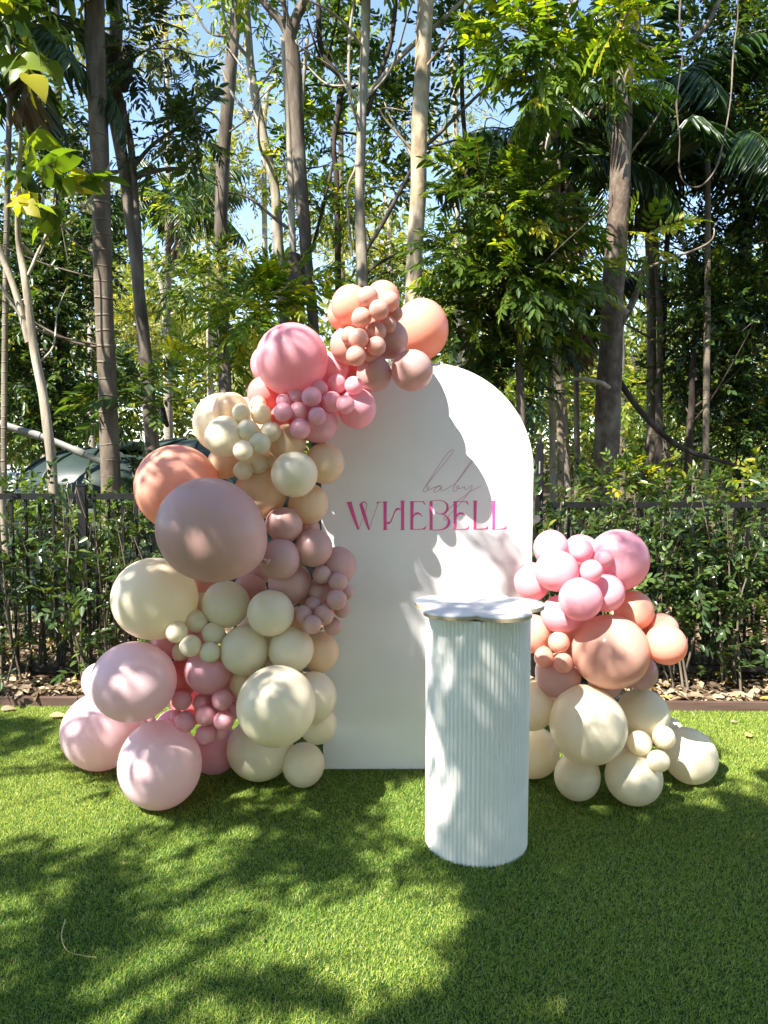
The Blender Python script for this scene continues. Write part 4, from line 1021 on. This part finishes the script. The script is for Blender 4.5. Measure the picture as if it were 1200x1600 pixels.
palm('slim palm with dry hanging fronds behind the broken limb', 898, 470, 10.5, [(900, 560, 9), (902, 760, 10)], 10, 1.3, 53, dry=9)
palm('shaded palm in front of the dark foliage at the right', 1106, 250, 8.4, [(1106, 400, 9), (1104, 600, 10), (1102, 760, 10)], 12, 1.6, 54, dry=0)
palm('distant sunlit palm between the forked trunk and the brown trunk', 262, 310, 15, [(262, 500, 9), (264, 700, 10)], 12, 2.0, 55, dry=2)
palm('palm with a ragged dry skirt at the top left corner', 20, 60, 6.6, [(14, 200, 8), (8, 500, 9), (6, 760, 9)], 8, 1.2, 56, dry=1)
# ------------------------------------------------------------------ hanging vine
pv = [(1072,-60,2),(1062,20,2.6),(1066,90,2),(1057,160,2.8),(1062,215,2),(1061,262,2.6),(1070,286,2),(1092,292,2.8),(1114,271,2.2),(1127,236,2.8),(1141,160,2),(1146,80,2.6),(1153,20,2),(1151,-60,2.4)]
vv = empty('hanging_vine', (at(1100, 290, 6.6)[0], 6.6, 0)); tag(vv, 'bare looping vine hanging in front of the dark foliage', 'vine')
limb_mesh('stem', pv, B_MOTTLE, vv, 61, 6.6, False, 8, .12)
# ------------------------------------------------------------------ far sunlit trees
far = [(250,90,120,110,20), (330,330,130,130,21), (240,470,110,110,19), (430,200,110,140,22), (480,440,110,120,20), (330,560,140,70,23), (560,120,90,110,22), (600,360,100,120,21), (700,160,110,140,23), (740,420,120,110,22), (880,620,130,110,19), (1060,650,120,80,18), (60,80,110,110,20), (130,300,100,110,22), (640,600,150,80,24), (950,330,120,160,21), (1050,420,110,120,22), (1000,640,90,90,17)]
FL = ['behind the forked trunk at the top', 'left of the brown trunk at mid height', 'right of the forked trunk, lower down', 'between brown trunk and multi-stemmed tree', 'behind the multi-stemmed tree\'s stump', 'just above the cream balloons', 'left of the grey straight trunk at the top', 'between the grey and golden trunks', 'right of the golden trunk near the top', 'behind the bright feathery tree', 'behind the ringed palm', 'low behind the thin leaning trunks', 'in the top left corner', 'behind the dark leafy tree at the left', 'low behind the arch', 'behind the mottled trunk', 'behind the shaded palm', 'behind the foot of the mottled trunk']
for i, ((x, y, a, b, Y), lb) in enumerate(zip(far, FL)):
    gum = i in (0, 1, 2, 3, 4, 5, 7, 12, 13, 8, 14)
    r = np.random.default_rng(300 + i); x2 = x + r.uniform(-30, 30)
    n = int(a * b / 62 * (0.85 if i in (0, 3, 6, 8, 12) else 1.35)); cl = []
    for k in range(5):
        cl.append((x + r.uniform(-.6, .6) * a, y + r.uniform(-.6, .6) * b, a * .5, b * .5, Y + r.uniform(-1, 1), n // 5, 'far', (.62 if gum else .72), r.uniform(-.15, .15)))
    T('far_tree', ('pale yellow-green' if gum else 'mid green') + ' far tree ' + lb, Y, [(x, y - b * .5, 6), (x2, y, 8), (x2 + 5, max(y + b, 640), 10)], B_PALE if gum else B_BROWN, clumps=cl, leafm=L_GUM if gum else L_MID, seed=300 + i, group='far trees beyond the fence', up=.5, seg=8)
for i, (x, lb) in enumerate([(-170, 'dark leafy tree beyond the left edge of the frame'), (1390, 'dark leafy tree beyond the right edge of the frame')]):
    T('dark_leafy_tree', lb, 9.6, [(x, 100, 14), (x + 5, 400, 16), (x + 8, 760, 18)], B_DARK, seed=800 + i, clumps=[(x, 60, 130, 130, 9.6, 260, 'broad', .9, -.05), (x, 300, 140, 130, 9.6, 260, 'broad', .9, -.05), (x, 540, 130, 120, 9.6, 220, 'broad', .9, -.05)], leafm=L_DARK)
L_FOREST = leafmat('leaf_far_forest', [(0.0, (0.05, 0.085, 0.02)), (0.5, (0.13, 0.17, 0.035)), (0.85, (0.26, 0.27, 0.05)), (0.95, (0.36, 0.33, 0.06))], (1.7, 1.6, 0.6), 0.42, 0.45)
def treeline():
    r = np.random.default_rng(77); n = 14500; Y = r.uniform(28, 44, n); x = r.uniform(-40, 40, n); hmax = 9.0 + 2.2 * np.sin(x * .35) + 1.8 * np.sin(x * .9 + 2) + 1.0 * np.sin(x * 2.3)
    z = r.random(n) ** .8 * hmax; P = np.stack([x, Y, z], 1); A = unit(r.normal(0, 1, (n, 3)) + np.array([0, -.4, .3]))
    V, Q, t = sprays(r, P, A, 'far', 2.0, twig=False)
    o = link('forest', mesh_np('forest', V, Q, False, t), L_FOREST); tag(o, 'far-off green wood closing the view behind all the trunks', 'forest', kind='stuff')
treeline()

for i, (x, y, a, b, Y, n, lb) in enumerate([(30, 770, 46, 24, 6.5, 44, 'leafy undergrowth bush in front of the water tank by the pale slender trunk'), (214, 752, 36, 26, 6.9, 26, 'leafy undergrowth bush between ringed and forked trunks'), (140, 820, 60, 34, 6.2, 60, 'dark undergrowth bush low behind the left fence'), (20, 830, 60, 60, 6.0, 90, 'dark undergrowth bush at the far left behind the fence'),
        (975, 765, 60, 24, 6.6, 46, 'undergrowth bush at the foot of the mottled trunk'), (1060, 770, 60, 24, 6.4, 46, 'undergrowth bush below the sloping dark branch'), (1160, 750, 60, 30, 6.6, 60, 'undergrowth bush behind the right end of the hedge'), (890, 760, 34, 30, 7.0, 34, 'undergrowth bush right of the gate latch')]):
    T('undergrowth_bush', lb, Y, [(x, y, 4), (x + 3, y + 60, 5)], B_BROWN, clumps=[(x, y, a, b, Y, n, 'broad', .62, -.1 if i in (2, 3) else .0), (x + 8, y + 60, a, b, Y, n, 'broad', .62, -.1)], leafm=L_DARK if i % 2 else L_MID, seed=700 + i, up=0, cat='bush', group='undergrowth bushes behind the fence')
# ------------------------------------------------------------------ trees standing behind the camera: their crowns throw the dappled shade on the lawn and the balloons
LAWN_SHADE = [   # one character per 50 photograph pixels, rows from y = 1100 every 50 px: how closely the crown closes over that spot (0 open, 9 closed)
    "983000000000000000000000",
    "435300000000000000000001",
    "221100000000000000000222",
    "110023366775200000688998",
    "563742345777521169999998",
    "775633377774114999999999",
    "578855565421112999996799",
    "368963311111114999998799",
    "872112287521112999999999",
    "872111266311899999999999",
    "885375212246899999999999",
]
def shade_trees():
    r = np.random.default_rng(91); P = []; 
    def put(pt, n, t0=5.2, t1=7.2):
        t = r.uniform(t0, t1, n)[:, None]; P.append(pt + TO_SUN * t + r.normal(0, .03, (n, 3)))
    # lawn: a value per spot, sampled evenly over the ground
    for k in range(15000):
        x, y = r.uniform(-2.6, 2.6), r.uniform(1.2, 4.3)
        v = np.array([x, y, 0]) - CAM; a = float(v @ FWD); px = CXP + F * v[0] / a; py = CYP - F * float(v @ UPV) / a
        i = (py - 1100) / 50 - .5; j = px / 50 - .5
        if i < -.5: continue
        i0, j0 = int(math.floor(i)), int(math.floor(j)); fi, fj = i - i0, j - j0
        g_ = lambda a_, b_: int(LAWN_SHADE[min(max(a_, 0), 10)][min(max(b_, 0), 23)])
        val = (g_(i0, j0) * (1 - fi) + g_(i0 + 1, j0) * fi) * (1 - fj) + (g_(i0, j0 + 1) * (1 - fi) + g_(i0 + 1, j0 + 1) * fi) * fj
        br = .5 + .5 * math.sin(x * 9 + 3 * math.sin(y * 7)) * math.sin(y * 8 + 2 * math.sin(x * 6))
        if r.random() < (.32 if val < 7.5 else .5) * (max(val - 1.2, 0) / 7.8) ** 1.7 * (.45 + 1.1 * br): put(np.array([x, y, 0]), 1)
    # blobs over the garlands, the board and the plinth: x, y, distance, rx, ry, sprays
    for (px, py, Y, rx, ry, n0) in [(329,828,2.95,80,76,90),(250,770,3.3,40,40,26),(300,720,3.3,60,30,10),(242,935,3.2,60,56,60),(209,1060,3.1,60,52,70),(150,1140,3.5,46,40,36),(230,1190,3.1,40,50,36),
            (353,950,3.2,40,36,14),(420,960,3.2,40,36,16),(382,1016,3.2,36,36,14),(432,1100,3.0,56,56,52),(407,1170,3.3,50,40,22),(470,1190,3.4,36,36,16),(455,540,3.2,50,34,24),(400,700,3.25,50,50,20),(350,660,3.4,40,40,18),
            (490,760,3.2,50,60,18),(440,880,3.15,50,50,30),(500,930,3.3,40,60,26),(520,1080,3.63,60,60,40),(560,1150,3.63,110,56,95),(560,1020,3.63,70,70,44),(640,1120,3.63,30,80,44),(610,960,3.63,40,30,9),(740,890,3.63,80,30,20),(690,905,3.63,50,26,10),
            (720,1000,2.8,50,40,13),(700,1100,2.78,50,40,16),(760,1060,2.78,40,50,14),(720,1180,2.78,40,40,9),(700,1290,2.78,50,40,14),(780,1250,2.8,30,60,9),(740,945,2.95,90,20,18),
            (985,850,3.3,30,16,9),(950,1040,3.15,40,30,18),(900,1150,3.3,40,50,18),(902,1215,3.3,40,30,14),
            (60,900,4.9,90,110,40),(160,860,4.9,60,80,24),(1120,900,4.9,80,100,24)]:
        n = int(n0 * (.30 if px < 560 else .5 if Y < 2.9 else .26)); a = r.uniform(0, 2 * math.pi, n); q = np.sqrt(r.random(n))
        for ai, qi in list(zip(a, q))[:max(1, n // 5)]:          # leaves hang together in clusters, with clear gaps between
            c_ = at(px + rx * qi * math.cos(ai), py + ry * qi * math.sin(ai), Y)
            for k in range(5): put(c_ + r.normal(0, .045, 3), 1, *((3.4, 5.2) if px < 560 else (5.2, 7.2)))
    # beyond the frame the crowns simply go on
    for k in range(900):
        x, y = r.uniform(-4.5, 4.5), r.uniform(-3.5, 1.2); put(np.array([x, y, 0]), 1)
    for k in range(260):
        x, y = r.uniform(2.6, 5.0), r.uniform(1.2, 3.6); put(np.array([x, y, 0]), 1)
    for k in range(160):
        x, y = r.uniform(-5.0, -2.6), r.uniform(1.2, 4.2); put(np.array([x, y, 0]), 1)
    P = np.vstack(P)
    bases = np.array([[-5.2, -2.6, 0], [-3.0, -4.4, 0], [-6.6, .2, 0], [-.6, -5.2, 0]])
    names = ['leafy tree behind the camera, nearest the lawn', 'leafy tree behind the camera, second from the left', 'leafy tree left of the camera beyond the lawn', 'leafy tree behind the camera, furthest right']
    tops = bases + np.array([0, 0, 6.4]); own = np.argmin(np.linalg.norm(P[:, None, :2] - (bases[None, :, :2] + np.array([.6, 1.0])), axis=2), axis=1)
    for b in range(4):
        Q_ = P[own == b]
        if len(Q_) < 5: continue
        e = empty('shade_tree', bases[b]); tag(e, names[b], 'tree', 'trees behind the camera')
        C = catmull(np.array([bases[b] + [0, 0, -.1], bases[b] + [.08, .05, 2.2], bases[b] + [-.05, .1, 4.4], tops[b], tops[b] + [.2, .1, 2.2]]), 8)
        V, Q = tube(C, np.linspace(.15, .04, len(C)), 12, .05, r); link('trunk', mesh_np('trunk', V, Q, True), B_BROWN, e)
        # limbs reach for the middle of the crown's clumps
        for k in range(5):
            q = Q_[r.integers(0, len(Q_))]; st = C[int(len(C) * r.uniform(.45, .8))]; mid = (st + q) / 2 + np.array([0, 0, .25]); D = catmull(np.array([st, mid, q]), 8)
            V, Q = tube(D, np.linspace(.035, .006, len(D)), 7, .05, r); link('limb', mesh_np('limb', V, Q, True), B_BROWN, e)
        A = unit(r.normal(0, 1, (len(Q_), 3)) + np.array([0, 0, -.1]))
        V, Q, t = sprays(r, Q_ - A * .12, A, 'shade', .62); link('crown', mesh_np('crown', V, Q, False, t), L_MID, e)
shade_trees()

def sky_block_trees():
    """unseen trees added behind and beside the camera to cut the sky fill; kept off the sun's path to the lawn"""
    r = np.random.default_rng(131)
    spots = [(-9.5, -6.5), (-6.0, -9.0), (-2.2, -8.6), (1.8, -7.6), (5.2, -6.4), (8.2, -3.6), (8.6, .6), (-9.4, -1.6), (3.6, -10.0), (-4.0, -12.0)]
    where = ['far behind on the left', 'behind, third from the left', 'straight behind, the left one', 'straight behind, the right one', 'behind on the right', 'at the right, further back', 'at the right beside the lawn', 'at the left beyond the lawn', 'far behind on the right', 'furthest behind of all']
    for i, (x, y) in enumerate(spots):
        e = empty('shade_tree', (x, y, 0)); tag(e, 'unseen leafy tree added to block sky light, ' + where[i], 'tree', 'trees behind the camera')
        h = r.uniform(7, 10); b = np.array([x, y, 0.])
        C = catmull(np.array([b - [0, 0, .1], b + [r.normal(0, .15), r.normal(0, .15), h * .4], b + [r.normal(0, .2), r.normal(0, .2), h]]), 8)
        V, Q = tube(C, np.linspace(.16, .05, len(C)), 10, .05, r); link('trunk', mesh_np('trunk', V, Q, True), B_BROWN, e)
        n = 420; d = unit(r.normal(0, 1, (n, 3))); P = b + np.array([0, 0, h * .55]) + d * (r.random(n) ** .4)[:, None] * np.array([2.1, 2.1, h * .46])
        g_ = P - TO_SUN * (P[:, 2] / TO_SUN[2])[:, None]
        P = P[~((np.abs(g_[:, 0]) < 9) & (g_[:, 1] > .6)) & (P[:, 2] > .3)]
        if len(P) < 4: continue
        V, Q, t = sprays(r, P, unit(r.normal(0, 1, (len(P), 3))), 'far', 1.5, twig=False); link('crown', mesh_np('crown', V, Q, False, t), L_MID, e)
sky_block_trees()

def added_shade_canopy():
    """two unseen trees added for shade, outside the frame at either end of the fence; their high crowns meet over the bed and dapple the trunks and leaves behind it"""
    r = np.random.default_rng(171); P = []
    for k in range(95):
        c = at(r.uniform(-50, 1250), r.uniform(-40, 720), r.uniform(6.4, 9.2)) + TO_SUN * r.uniform(4.8, 7.5)
        P.append(c + r.normal(0, 1, (6, 3)) * np.array([.16, .16, .12]))
    P = np.vstack(P); P = P[(P[:, 2] - H) > .78 * np.maximum(P[:, 1], .1)]
    bases = np.array([[-5.4, 5.6, 0.], [5.4, 5.3, 0.]]); own = (P[:, 0] > -.6).astype(int)
    for b in range(2):
        Q_ = P[own == b]; e = empty('shade_tree', bases[b]); tag(e, ('added shade tree outside the frame at the left end of the fence', 'added shade tree outside the frame at the right end of the fence')[b], 'tree', 'trees behind the camera')
        h = 9.5; s_ = 1 if b == 0 else -1
        C = catmull(np.array([bases[b] - [0, 0, .1], bases[b] + [.1 * s_, 0, 4], bases[b] + [.4 * s_, -.2, 7], bases[b] + [.9 * s_, -.4, h]]), 8)
        V, Q = tube(C, np.linspace(.2, .06, len(C)), 12, .05, r); link('trunk', mesh_np('trunk', V, Q, True), B_BROWN, e)
        hi = Q_[(Q_[:, 2] - H) > 1.0 * Q_[:, 1]]
        for k in range(7):
            q = hi[r.integers(0, len(hi))]; st = C[int(len(C) * r.uniform(.75, .95))]; D = catmull(np.array([st, (st + q) / 2 + np.array([0, 0, .5]), q]), 8)
            V, Q = tube(D, np.linspace(.05, .008, len(D)), 7, .05, r); link('limb', mesh_np('limb', V, Q, True), B_BROWN, e)
        A = unit(r.normal(0, 1, (len(Q_), 3))); V, Q, t = sprays(r, Q_, A, 'shade', .8); link('crown', mesh_np('crown', V, Q, False, t), L_MID, e)
added_shade_canopy()
